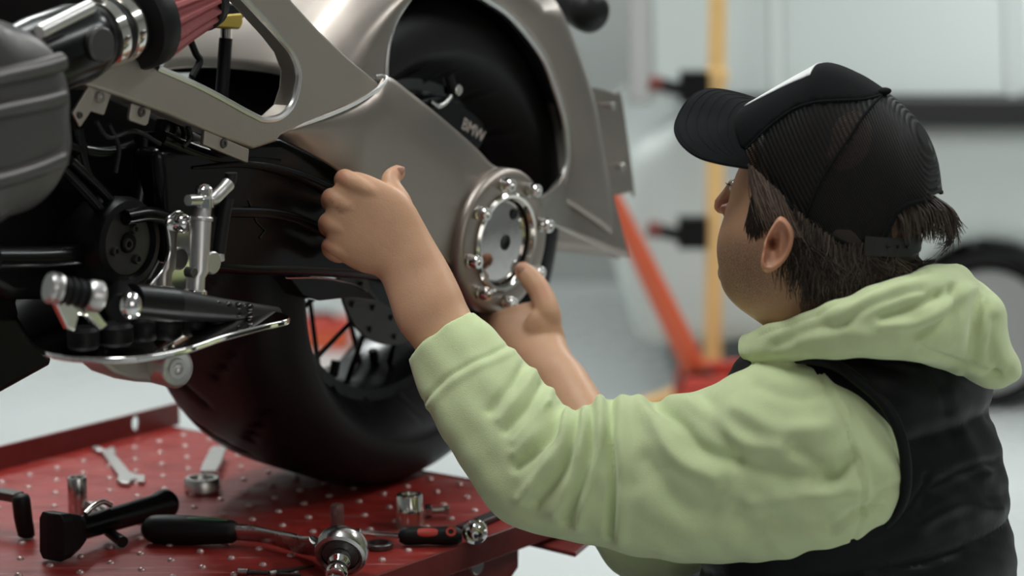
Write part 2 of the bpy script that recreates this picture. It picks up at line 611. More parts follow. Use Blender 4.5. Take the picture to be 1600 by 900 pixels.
# ---------------------------------------------------------------- parked car behind the mechanic
def build_car():
    y0 = 6.5
    def X(px, z): return at(px, 300, y0)[0]
    e = empty('car', (2.2, y0 + 0.85, 0), 'pale grey parked car with dark window trim behind the mechanic', 'car')
    xl = at(1000, 300, y0)[0]; xw = at(1545, 540, y0)[0]; xr = xl + 3.9
    zb = at(1400, 182, y0)[2]            # belt line
    # body side as lofted shell: profile (z, y) pushed along x, with a wheel arch cut in the outline
    def outline():
        P = [(xl, 0.17)]
        rw = 0.235
        for k in range(0, 13):
            a = math.pi - math.pi * k / 12
            P.append((xw + rw * math.cos(a), 0.22 + rw * math.sin(a)))
        x2 = xw + 1.75
        P.append((xw + rw + 0.02, 0.17)); P.append((x2 - rw - 0.02, 0.17))
        for k in range(0, 13):
            a = math.pi - math.pi * k / 12
            P.append((x2 + rw * math.cos(a), 0.22 + rw * math.sin(a)))
        P += [(xr, 0.2), (xr + 0.05, 0.5), (xr, zb - 0.05), (xr - 0.2, zb), (xl + 0.1, zb), (xl - 0.04, zb - 0.1), (xl - 0.08, 0.45)]
        return P
    ol = [np.array([x, y0, z]) for x, z in outline()]
    mk('body', prism(ol, (0, 1.6, 0)), 'car_paint', e, bevel=0.06, bseg=4, auto=30)
    # dark belt trim and glasshouse
    mk('belt_trim', box(((xl + xr) / 2 + 0.0, y0 - 0.005, zb + 0.015), ((xr - xl) / 2 - 0.12, 0, 0), (0, 0.05, 0), (0, 0, 0.036)), 'car_trim', e, bevel=0.01)
    gz0, gz1 = zb + 0.05, zb + 0.55
    xs = [xl + 0.02, xl + 0.35, xl + 0.95, xl + 1.9, xl + 2.9, xr - 0.5]
    for a, b in zip(xs[:-1], xs[1:]):
        t0 = 0.06
        P = [np.array([a + 0.012, y0 + 0.02, gz0]), np.array([b - 0.012, y0 + 0.02, gz0]), np.array([b - 0.012, y0 + 0.20, gz1]), np.array([a + 0.012, y0 + 0.20, gz1])]
        mk('window', prism(P, (0, 0.02, 0)), 'car_glass', e, smooth=False, bevel=0.01)
        mk('pillar', prism([P[1] + (0, -0.004, 0), P[1] + (0.024, -0.004, 0), P[2] + (0.024, -0.004, 0), P[2] + (0, -0.004, 0)], (0, 0.04, 0)), 'car_paint', e, smooth=False)
    mk('pillar', prism([np.array([xs[0] - 0.05, y0 + 0.015, gz0 - 0.02]), np.array([xs[0] + 0.012, y0 + 0.015, gz0 - 0.02]), np.array([xs[0] + 0.012, y0 + 0.2, gz1]), np.array([xs[0] - 0.05, y0 + 0.2, gz1])], (0, 0.05, 0)), 'car_wheel', e, smooth=False, bevel=0.008)
    mk('roof', box(((xl + xr) / 2 - 0.1, y0 + 0.8, gz1 + 0.03), ((xr - xl) / 2 - 0.2, 0, 0), (0, 0.62, 0), (0, 0, 0.035)), 'car_paint', e, bevel=0.03, bseg=3)
    mk('cabin_far_side', box(((xl + xr) / 2 - 0.1, y0 + 1.45, (gz0 + gz1) / 2), ((xr - xl) / 2 - 0.3, 0, 0), (0, 0.03, 0), (0, 0, 0.27)), 'car_glass', e, smooth=False)
    for x2 in (xw, xw + 1.75):
        for yy, s in ((y0 + 0.11, -1), (y0 + 1.5, 1)):
            w = mk('wheel', lathe([(0.0, -0.02), (0.05, -0.03), (0.13, -0.012), (0.155, -0.04), (0.16, -0.04), (0.16, 0.08), (0.0, 0.08)], (x2, yy, 0.21), (0, -s * -1.0, 0), 32), 'car_wheel', e)
            mk('tyre', lathe([(0.16, -0.05), (0.19, -0.07), (0.205, -0.06), (0.21, 0.0), (0.205, 0.06), (0.19, 0.07), (0.16, 0.05)], (x2, yy, 0.21), (0, 1, 0), 40), 'tyre_rubber', w)
build_car()

# ---------------------------------------------------------------- yellow stand with black clamps
def build_stand():
    y0 = 6.2
    base = onz(1112, 640, 0)
    x0 = at(1117, 300, y0)[0]
    e = empty('support_stand', (x0, y0, 0), 'tall yellow steel post stand with black clamps behind the mechanic', 'stand')
    z1 = 1.75
    mk('post', merge(box((x0, y0, 0.78), (0.021, 0, 0), (0, 0.021, 0), (0, 0, 0.72))), 'stand_yellow', e, bevel=0.005)
    zs = at(1117, 118, y0)[2]
    mk('upper_post', box((x0 + 0.002, y0, (zs + z1) / 2), (0.017, 0, 0), (0, 0.017, 0), (0, 0, (z1 - zs) / 2 + 0.2)), 'stand_yellow', e, bevel=0.004)
    for z in (zs,):
        mk('collar', box((x0, y0, z), (0.027, 0, 0), (0, 0.027, 0), (0, 0, 0.018)), 'stand_yellow', e, bevel=0.005)
    for py, n_ in ((138, 0), (365, 1)):
        zc = at(1080, py, y0)[2]
        c = mk('clamp', merge(box((x0 - 0.055, y0 - 0.01, zc + 0.005), (0.035, 0, 0), (0, 0.03, 0), (0, 0, 0.038)),
                              cyl((x0 - 0.05, y0 - 0.02, zc - 0.01), (x0 - 0.14, y0 - 0.02, zc + 0.012), 0.017, 12)), 'black_metal', e, bevel=0.006)
        mk('knob', cyl((x0 - 0.135, y0 - 0.02, zc + 0.010), (x0 - 0.165, y0 - 0.02, zc + 0.016), 0.02, 14), 'table_red_dark', c)
    mk('foot_plate', box((x0, y0, 0.045), (0.07, 0, 0), (0, 0.07, 0), (0, 0, 0.02)), 'stand_yellow', e, bevel=0.006)
    for ang in (200, 320, 80):
        d = np.array([math.cos(math.radians(ang)), math.sin(math.radians(ang)), 0])
        P = np.array([[x0, y0, 0.14] + d * 0.02, [x0, y0, 0.09] + d * 0.22, [x0, y0, 0.02] + d * 0.5])
        mk('leg', tube(catmull(P, 8), 0.02, 10), 'stand_yellow', e)
build_stand()

# ---------------------------------------------------------------- orange-red floor jack with its handle up
def build_jack():
    y0 = 5.95
    a = at(952, 300, 5.8); b = at(1092, 588, y0)
    e = empty('floor_jack', (b[0] + 0.15, y0, 0), 'red floor jack with its long handle leaning up behind the rear fender', 'jack')
    mk('handle', tube(np.array([a + (a - b) * 0.35, a, (a + b) / 2, b]), [0.018, 0.020, 0.026, 0.03], 12), 'crane_orange', e)
    mk('grip', tube(np.array([a + (a - b) * 0.34, a + (a - b) * 0.08]), 0.023, 12), 'black_rubber', e)
    c = np.array([b[0] + 0.18, y0, 0.13])
    P = [(-.25, -.06), (.32, -.06), (.34, 0.0), (.12, .05), (-.05, .10), (-.22, .10)]
    for s in (-1, 1):
        mk('side_plate', prism([c + np.array([x, s * 0.10 - 0.01, z]) for x, z in P], (0, 0.02, 0)), 'jack_red', e, bevel=0.006)
    mk('lift_arm', merge(box(c + (0.08, 0, 0.10), (0.16, 0, 0.03), (0, 0.05, 0), (-0.004, 0, 0.02)), cyl(c + (0.22, 0, 0.12), c + (0.22, 0, 0.17), 0.05, 16)), 'jack_red', e, bevel=0.005)
    for sx in (-0.2, 0.3):
        for s in (-1, 1):
            mk('wheel', cyl(c + (sx, s * 0.11, -0.085), c + (sx, s * 0.15, -0.085), 0.045, 18), 'black_metal', e)
    mk('socket_head', cyl(b + (0.0, -0.04, -0.02), b + (0.0, 0.04, -0.02), 0.045, 16), 'black_metal', e)
build_jack()

def build_toolbox():
    p = at(502, 528, 7.45)
    z = 0.0
    e = empty('tool_box', (p[0], 7.45, 0), 'low red tool box on the floor by the back wall, seen through the spokes', 'toolbox')
    mk('body', box((p[0], 7.45, 0.03), (0.085, 0, 0), (0, 0.08, 0), (0, 0, 0.03)), 'crane_orange', e, bevel=0.01)
    mk('lid', box((p[0], 7.45, 0.068), (0.088, 0, 0), (0, 0.083, 0), (0, 0, 0.010)), 'jack_red', e, bevel=0.012)
    mk('handle', tube(catmull([np.array([p[0] - .04, 7.45, .075]), np.array([p[0] - .03, 7.45, .095]), np.array([p[0] + .03, 7.45, .095]), np.array([p[0] + .04, 7.45, .075])], 12), 0.008, 8), 'black_metal', e)
build_toolbox()
def build_extinguisher():
    p = at(622, 135, YB - 0.1)
    e = empty('fire_extinguisher', (p[0], YB - 0.1, p[2] - 0.2), 'red fire extinguisher hung on the back wall, seen above the wheel hub', 'extinguisher')
    c = np.array([p[0], YB - 0.1, p[2] - 0.2])
    mk('tank', lathe([(0, 0), (0.05, 0), (0.06, 0.015), (0.06, 0.30), (0.045, 0.35), (0.02, 0.37), (0, 0.37)], c, (0, 0, 1), 24), 'crane_orange', e)
    mk('valve', merge(cyl(c + (0, 0, .37), c + (0, 0, .41), 0.014, 12), box(c + (0.02, 0, .42), (0.04, 0, .006), (0, .008, 0), (0, 0, .005))), 'black_metal', e)
    mk('hose', tube(catmull([c + (0, 0, .39), c + (-.05, -.02, .37), c + (-.075, -.02, .25), c + (-.07, -.03, .12)], 14), 0.008, 8), 'black_rubber', e)
    mk('bracket', box(c + (0, .075, .2), (.02, 0, 0), (0, .02, 0), (0, 0, .12)), 'black_metal', e)
build_extinguisher()

# ================================================================== the lift
LU0, LU1, LN0, LN1 = -1.75, 0.072, -0.465, 0.305
def build_lift():
    e = empty('lift_table', B((LU0 + LU1) / 2, (LN0 + LN1) / 2, 0) * (1, 1, 0), 'red steel motorcycle lift table with a studded top, worn paint', 'lift table')
    def bx(u0, u1, n0, n1, z0, z1):
        return box(WC * (1, 1, 0) + U * (u0 + u1) / 2 + N * (n0 + n1) / 2 + Z * (z0 + z1) / 2, U * (u1 - u0) / 2, N * (n1 - n0) / 2, Z * (z1 - z0) / 2)
    top = mk('top_plate', bx(LU0, LU1, LN0, LN1, ZT - 0.006, ZT), 'table_red', e, smooth=False)
    # raised lip along the far side, with a round hole through it
    hu = (onn(213, 668, LN0) - WC) @ U
    h = 0.034
    def lip_pieces():
        zc = ZT + 0.019
        P = []
        hole = [(hu + 0.0085 * math.cos(a), zc + 0.0115 * math.sin(a)) for a in np.linspace(0, 2 * math.pi, 16, endpoint=False)]
        x0, x1 = hu - 0.03, hu + 0.03
        V = []; Fc = []
        for n_ in (LN0 - 0.005, LN0):
            for (a, b) in hole: V.append(B(a, n_, 0) * (1, 1, 0) + Z * b)
            for k in range(16):
                a = 2 * math.pi * k / 16
                c, s = math.cos(a), math.sin(a)
                q = max(abs(c), abs(s))
                zz = zc + s / q * 0.019 if s < 0 else zc + s / q * (ZT + h - zc)
                V.append(B(hu + c / q * 0.03, n_, 0) * (1, 1, 0) + Z * zz)
        for k in range(16):
            k2 = (k + 1) % 16
            Fc += [(k, k2, 16 + k2, 16 + k), (32 + k, 32 + k2, 48 + k2, 48 + k), (k, k2, 32 + k2, 32 + k), (16 + k, 16 + k2, 48 + k2, 48 + k)]
        return merge((np.array(V), Fc), bx(LU0, x0, LN0 - 0.005, LN0, ZT, ZT + h), bx(x1, LU1 + 0.02, LN0 - 0.005, LN0, ZT, ZT + h))
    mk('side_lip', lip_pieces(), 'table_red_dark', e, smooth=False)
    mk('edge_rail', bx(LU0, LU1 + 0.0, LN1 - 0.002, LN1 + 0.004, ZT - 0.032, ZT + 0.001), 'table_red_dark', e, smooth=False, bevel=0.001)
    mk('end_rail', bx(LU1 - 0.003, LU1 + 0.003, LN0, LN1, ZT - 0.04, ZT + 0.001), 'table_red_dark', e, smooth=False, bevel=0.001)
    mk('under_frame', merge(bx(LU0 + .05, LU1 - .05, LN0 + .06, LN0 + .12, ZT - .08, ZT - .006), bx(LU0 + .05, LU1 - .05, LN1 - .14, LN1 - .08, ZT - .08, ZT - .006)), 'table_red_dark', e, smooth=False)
    # bracket box under the edge, with a pin
    q = uz(815, 862, LN1 - 0.02)
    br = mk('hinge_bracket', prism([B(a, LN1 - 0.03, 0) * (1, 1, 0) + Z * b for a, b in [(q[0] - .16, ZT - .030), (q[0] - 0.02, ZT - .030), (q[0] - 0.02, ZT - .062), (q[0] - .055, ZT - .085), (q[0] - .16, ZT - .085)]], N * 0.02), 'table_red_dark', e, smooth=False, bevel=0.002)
    pc = onn(742, 882, LN1 - 0.01)
    mk('pin', cyl(pc - N * .012, pc + N * 0.006, 0.013, 16), 'steel_satin', br)
    # ramp flap hanging off the end
    a, b2, c, d = [onz(*p, ZT - 0.045) for p in ((800, 838), (938, 838), (899, 871), (812, 850))]
    mk('ramp_flap', prism([a, b2, c, d], (0, 0, 0.006)), 'table_red_dark', e, smooth=False, bevel=0.001)
    # scissor legs and floor frame
    for n_ in (LN0 + .09, LN1 - .11):
        for (ua, ub) in ((LU0 + .25, LU1 - .35), (LU1 - .35, LU0 + .25)):
            P0 = B(ua, n_, 0) * (1, 1, 0) + Z * 0.07; P1 = B(ub, n_, 0) * (1, 1, 0) + Z * (ZT - 0.07)
            d = nrm(P1 - P0)
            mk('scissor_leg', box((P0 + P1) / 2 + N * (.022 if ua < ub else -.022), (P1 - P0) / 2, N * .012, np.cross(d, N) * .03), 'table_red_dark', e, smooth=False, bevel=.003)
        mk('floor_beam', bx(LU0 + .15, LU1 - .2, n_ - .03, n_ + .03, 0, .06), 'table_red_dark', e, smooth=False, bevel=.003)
    # studs: square grid of pressed domes
    sm = None
    prof = [(0.0052, 0.0), (0.0044, 0.0020), (0.0028, 0.0033), (0.0, 0.0037)]
    sp = 0.052
    cnt = 0
    stud_V, stud_F = lathe(prof, (0, 0, 0), (0, 0, 1), 10)
    for i in range(-24, 3):
        for j in range(-9, 7):
            u_ = i * sp - 0.012; n_ = j * sp + 0.008
            if not (LU0 + .02 < u_ < LU1 - .012 and LN0 + .02 < n_ < LN1 - .012): continue
            p = B(u_, n_, 0) * (1, 1, 0) + Z * ZT
            px = topx([p])[0]
            if px[0] < -30 or px[1] > 930: continue
            if sm is None:
                o = mk('stud', (stud_V + p, stud_F), 'stud_worn', top)
                me = o.data
                for v in me.vertices: v.co = Vector(v.co) - Vector(p - WL[e.name])
                o.location = p - WL[e.name]
                sm = o
            else:
                o = sm.copy(); col.objects.link(o)
                o.parent = top
                o.location = p - WL[e.name]
            cnt += 1
    print('studs', cnt)
build_lift()

# ================================================================== the motorcycle
BK = empty('motorcycle', B(-0.35, 0, -RT), 'custom motorcycle with bare aluminium fender, spoked rear wheel and black engine, on the red lift', 'motorcycle')
def bolt(name, p, axis, r, h, m='chrome', parent=BK, sock=True, seg=16):
    """round socket-head screw: washer flange, head with hollow"""
    if sock:
        pr = [(0, 0), (r * 1.0, 0), (r, h * .75), (r * .86, h), (r * .5, h), (r * .45, h * .5), (0, h * .5)]
    else:
        pr = [(0, 0), (r, 0), (r, h * .45), (r * .8, h * .8), (r * .45, h * .97), (0, h)]
    return mk(name, lathe(pr, p, axis, seg), m, parent)
def plate(pxs, k, thick, smooth_n=None, kfun=None):
    """closed pixel outline set on the bike's side plane n=k, pushed inboard by thick"""
    P = [onn(x, y, k) for x, y in pxs]
    return prism(P, -N * thick)

def build_wheel():
    lean = math.radians(5)
    NQ = N * math.cos(lean) - Z * math.sin(lean)
    ZQ = Z * math.cos(lean) + N * math.sin(lean)
    RW = 0.342
    WQ = B(0, -0.030, -RT + RW * math.cos(lean) + 0.004)
    # rim
    tw, rr = 0.140, 0.216
    prof = [(r_, h_ * 0.62) for r_, h_ in [(0.208, -0.098), (0.228, -0.104), (0.230, -0.098), (0.216, -0.090), (0.209, -0.05), (0.205, 0.0), (0.209, 0.05), (0.216, 0.090), (0.230, 0.098), (0.228, 0.104), (0.208, 0.098), (0.201, 0.05), (0.197, 0.0), (0.201, -0.05), (0.208, -0.098)]]
    wheel = mk('rear_wheel', lathe(prof, WQ, NQ, 96), 'black_gloss', BK)
    # tyre with carved diagonal grooves
    pr = []
    for k in range(41):
        t = -1 + 2 * k / 40
        # round carcass from bead to bead
        w = tw * math.sin(t * math.pi / 2 * 1.0)
        r = 0.222 + (RW - 0.222) * max(0.0, 1 - abs(math.sin(t * math.pi / 2)) ** 5.5) ** 0.55
        pr.append((r, w))
    pr[0] = (0.222, -0.062); pr[-1] = (0.222, 0.062)
    pr[1] = (0.236, -0.085); pr[-2] = (0.236, 0.085)
    pr[2] = (0.247, -0.108); pr[-3] = (0.247, 0.108)
    pr[3] = (0.256, -0.120); pr[-4] = (0.256, 0.120)
    pr[4] = (0.264, -0.127); pr[-5] = (0.264, 0.127)
    pr[5] = (0.272, -0.131); pr[-6] = (0.272, 0.131)
    seg = 288
    V, Fc = lathe(pr, WQ, NQ, seg)
    d = V - WQ
    n_ = d @ NQ
    rad = d - n_[:, None] * NQ
    R = np.linalg.norm(rad, axis=1)
    ang = np.arctan2(rad @ ZQ, rad @ U)
    groove = np.zeros(len(V))
    for sgn in (1, -1):
        s = sgn * n_
        ph = (ang * 18 / (2 * math.pi) + s * 9.0 + (0.5 if sgn < 0 else 0)) % 1.0
        g = np.exp(-((ph - 0.5) / 0.05) ** 2) * (s > 0.018) * (s < 0.092)
        groove = np.maximum(groove, g)
    side = np.exp(-((np.abs(n_) - 0.105) / 0.002) ** 2)
    V = V - rad / R[:, None] * (groove * 0.006)[:, None]
    # raised sidewall ring
    ring = np.exp(-((R - 0.262) / 0.004) ** 2) * (np.abs(n_) > 0.07)
    V = V + np.sign(n_)[:, None] * NQ * (ring * 0.0025)[:, None]
    mk('tyre', (V, Fc), 'tyre_rubber', wheel, auto=180)
    # hub
    mk('hub', lathe([(0, -0.10), (0.05, -0.10), (0.055, -0.085), (0.04, -0.06), (0.035, 0), (0.04, 0.06), (0.06, 0.075), (0.06, 0.10), (0, 0.10)], WQ, NQ, 40), 'black_gloss', wheel)
    # paired crossing spokes
    ns = 28
    for k in range(ns):
        side_ = 1 if k % 2 else -1
        a = 2 * math.pi * (k // 2) / (ns / 2) + (0.06 if side_ > 0 else 0)
        tw_ = (0.42 if (k // 2) % 2 else -0.42)
        p0 = WQ + NQ * side_ * 0.07 + 0.053 * (U * math.cos(a + tw_) + ZQ * math.sin(a + tw_))
        p1 = WQ + NQ * side_ * 0.022 + 0.200 * (U * math.cos(a) + ZQ * math.sin(a))
        sp_ = mk('spoke', tube([p0, p0 + (p1 - p0) * .5, p1], [0.004, 0.0034, 0.004], 8), 'black_gloss', wheel)
        if k % 1 == 0:
            pass
    # nipples as lumps near the rim
    for k in range(ns // 2):
        a = 2 * math.pi * k / (ns / 2) + 0.03
        d = U * math.cos(a) + ZQ * math.sin(a)
        mk('spoke_nipple', cyl(WQ + d * 0.180, WQ + d * 0.201, 0.007, 10), 'black_metal', wheel)
    # brake disc with drilled bolts on the near side
    disc = mk('brake_disc', lathe([(0.09, 0.0), (0.142, 0.0), (0.142, 0.005), (0.09, 0.005), (0.09, 0.0)], WQ + NQ * 0.078, NQ, 64), 'disc_brown', wheel)
    mk('disc_carrier', lathe([(0.02, 0), (0.096, 0), (0.096, 0.004), (0.09, 0.010), (0.02, 0.014)], WQ + NQ * 0.072, NQ, 48), 'black_metal', wheel)
    for k in range(14):
        a = 2 * math.pi * k / 14
        for rr_ in (0.104, 0.130):
            d = U * math.cos(a + (0.12 if rr_ > .12 else 0)) + ZQ * math.sin(a + (0.12 if rr_ > .12 else 0))
            mk('disc_rivet', lathe([(0, .004), (.003, .004), (.0042, .002), (.0042, 0)], WQ + NQ * 0.083 + d * rr_, NQ, 8), 'disc_brown', wheel)
build_wheel()

# ---------------------------------------------------------------- fender shell
def build_fender():
    KN = 0.150
    inner = [(600, 128), (601, 95), (606, 60), (622, 20), (660, -25), (712, -28), (760, 0), (797, 27), (842, 84), (866, 142), (881, 195), (885, 240), (877, 275), (858, 300)]
    I = catmull([np.array([*uz(x, y, KN)]) for x, y in inner], 64)
    # outer arc of the shell: circle round the axle, tail swept out at the rear
    out = []
    for k in range(64):
        t = k / 63
        a = math.radians(141 - t * 144)
        r = 0.378
        p = np.array([r * math.cos(a), r * math.sin(a)])
        out.append(p)
    outer_px = [(870, 0), (893, 57), (921, 137), (938, 225), (958, 310), (982, 404)]
    tail = catmull([np.array([*uz(x, y, KN - 0.03)]) for x, y in outer_px], 30)
    # blend: keep circle until the angle of the first tail point, then the traced tail
    a0 = math.atan2(tail[0][1], tail[0][0])
    head = [p for p in out if math.atan2(p[1], p[0]) > a0 + 0.05]
    O = catmull(head + list(tail), 64)
    # far edge of the arch plan: same inner edge mirrored
    rings = []
    for i in range(64):
        t = i / 63
        pi, po = I[i], O[i]
        mid = pi * 0.45 + po * 0.55
        KNt = KN
        sec = []
        sec.append((pi, KNt + 0.002)); sec.append((pi * .7 + po * .3, KNt + 0.006)); sec.append((pi * .35 + po * .65, KNt + 0.002))
        w = KNt * (1 - 0.15 * max(0, t - .6))
        for q in range(1, 10):
            s = -1 + 2 * q / 10
            ww = -s * w * 0.93
            crown = 0.016 * (1 - s * s)
            sec.append((po * (1 + (crown - 0.010 * abs(s) ** 6) / 0.378), ww))
        sec.append((pi * .35 + po * .65, -KNt)); sec.append((pi * .7 + po * .3, -KNt - .004)); sec.append((pi, -KNt - .002))
        cs = catmull([np.array([p[0], p[1], w_]) for p, w_ in sec], 40)
        rings.append(np.array([B(c[0], c[2], c[1]) for c in cs]))
    V, Fc = loft(rings, caps=False, closed=False)
    fd = mk('rear_fender', (V, Fc), 'alu', BK, solid=0.004, soff=0, auto=180)
    ctr = B(0, 0, 0)
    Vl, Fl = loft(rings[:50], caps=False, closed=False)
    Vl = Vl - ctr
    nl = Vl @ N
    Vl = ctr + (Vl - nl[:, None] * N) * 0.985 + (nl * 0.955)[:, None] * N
    mk('inner_shade_shell', (Vl, Fl), 'black_rubber', fd, auto=180)  # added black shell: deep shade under the fender put in as colour
    # rolled bright bead round the opening on the near side
    bead = np.array([B(p[0], KN + 0.002, p[1]) for p in I])
    mk('fender_bead', tube(bead, 0.0042, 8), 'alu_bright', fd)
    # link arm from the fender tail to the hub flange
    tp = catmull([np.array(p, float) for p in [(822, 320), (848, 305), (871, 287), (886, 258), (912, 244), (941, 240)]], 44)
    bp_ = catmull([np.array(p, float) for p in [(824, 343), (852, 348), (888, 363), (928, 381), (962, 397), (982, 404)]], 44)
    rg = []
    for a_, b_ in zip(tp, bp_):
        r_ = []
        for s_ in np.linspace(0, 1, 12):
            x, y = a_ * (1 - s_) + b_ * s_
            q = min(1, max(0, (x - 824) / 76)); q = q * q * (3 - 2 * q)
            r_.append(onn(x, y, 0.198 + (KN + 0.007 - 0.198) * q - 0.014 * (1 - s_) * q))
        rg.append(np.array(r_))
    mk('tail_panel', loft(rg, caps=False, closed=False), 'alu', fd, solid=.004, soff=0, auto=180)
    # number-plate bracket with two studs
    kb = 0.09
    pl = catmull([(915, 142), (962, 147), (972, 156), (991, 296), (986, 300), (940, 300), (930, 225)], 40, True)
    br = mk('plate_bracket', prism([onn(x, y, kb) for x, y in pl], -N * 0.006), 'alu', BK, smooth=False, bevel=0.0015)
    for x, y in ((946, 165), (961, 260)):
        p = onn(x, y, kb)
        mk('stud_bolt', merge(cyl(p, p + N * 0.012, 0.0035, 12), cyl(p + N * .010, p + N * 0.016, 0.0055, 12)), 'steel', br)
    # black lamp pod on the fender's back
    p = onn(905, 18, 0.09)
    ax = nrm(np.array([0.45, -0.75, -0.25]))
    mk('tail_lamp', lathe([(0, -.06), (.026, -.06), (.030, -.045), (.031, 0.0), (.029, .016), (.02, .026), (0, .03)], p + U * 0.02, ax, 32), 'black_rubber', BK, label='black rounded tail lamp pod')
build_fender()

# ---------------------------------------------------------------- frame side casting
def build_frame():
    k = 0.205
    outer = [(134, 133), (150, 97), (180, 84), (212, 90), (245, 106), (320, 140), (390, 178), (412, 187), (436, 183), (455, 165), (464, 138), (466, 112), (456, 84), (436, 58), (405, 24), (372, -12), (350, -40),
             (430, -40), (458, 2), (500, 48), (545, 90), (594, 131), (590, 139), (560, 158), (520, 177), (478, 195), (440, 212), (432, 222), (398, 233), (340, 212), (260, 178), (190, 152)]
    sub = mk('side_casting', plate(outer, k, 0.030), 'alu_cast', BK, bevel=0.004, bseg=3, auto=30, label='grey cast aluminium frame side with an open window')
    # chamfer lip round the window: bright worn edge
    lip = catmull([(245, 106), (320, 140), (390, 178), (412, 187), (436, 183), (455, 165), (464, 138), (466, 112), (456, 84), (436, 58), (405, 24), (372, -12)], 60)
    mk('window_lip', tube(np.array([onn(x, y, k - 0.002) for x, y in lip]), 0.0042, 8), 'alu_bright', sub)
    # back plate between both sides so the hole shows the fender behind
    mk('cross_tube', tube(np.array([onn(190, 108, k - .02), onn(190, 108, k - .02) - N * .34]), 0.018, 16), 'black_metal', BK)
    # riveted tabs under the rail
    t1 = [(140, 133), (175, 145), (163, 180), (143, 174), (126, 199), (114, 176)]
    b1 = mk('bracket_tab', plate(t1, k - .004, .004), 'alu_cast', BK, smooth=False, bevel=.0015)
    p = onn(154, 152, k - .004)
    mk('screw', lathe([(0, .002), (.002, .002), (.0022, .004), (.006, .004), (.007, 0)], p, N, 14), 'steel', b1)
    p = onn(124, 180, k - .004)
    mk('screw', lathe([(0, .001), (.002, .001), (.0022, .002), (.0035, .002), (.004, 0)], p, N, 12), 'dark_steel', b1)
    t2 = [(206, 161), (237, 171), (232, 193), (228, 197), (204, 189), (202, 184)]
    b2 = mk('bracket_tab', plate(t2, k - .004, .005), 'alu_cast', BK, smooth=False, bevel=.0015)
    mk('screw', lathe([(0, -.001), (.002, -.001), (.0024, .002), (.005, .002), (.006, 0)], onn(221, 175, k - .004), N, 14), 'dark_steel', b2)
    t3 = [(320, 203), (390, 233), (388, 255), (318, 226)]
    b3 = mk('bracket_tab', plate(t3, k - .002, .006), 'alu_cast', BK, smooth=False, bevel=.0015)
    mk('screw', lathe([(0, -.001), (.002, -.001), (.0024, .002), (.005, .002), (.006, 0)], onn(349, 224, k - .002), N, 14), 'dark_steel', b3)
build_frame()

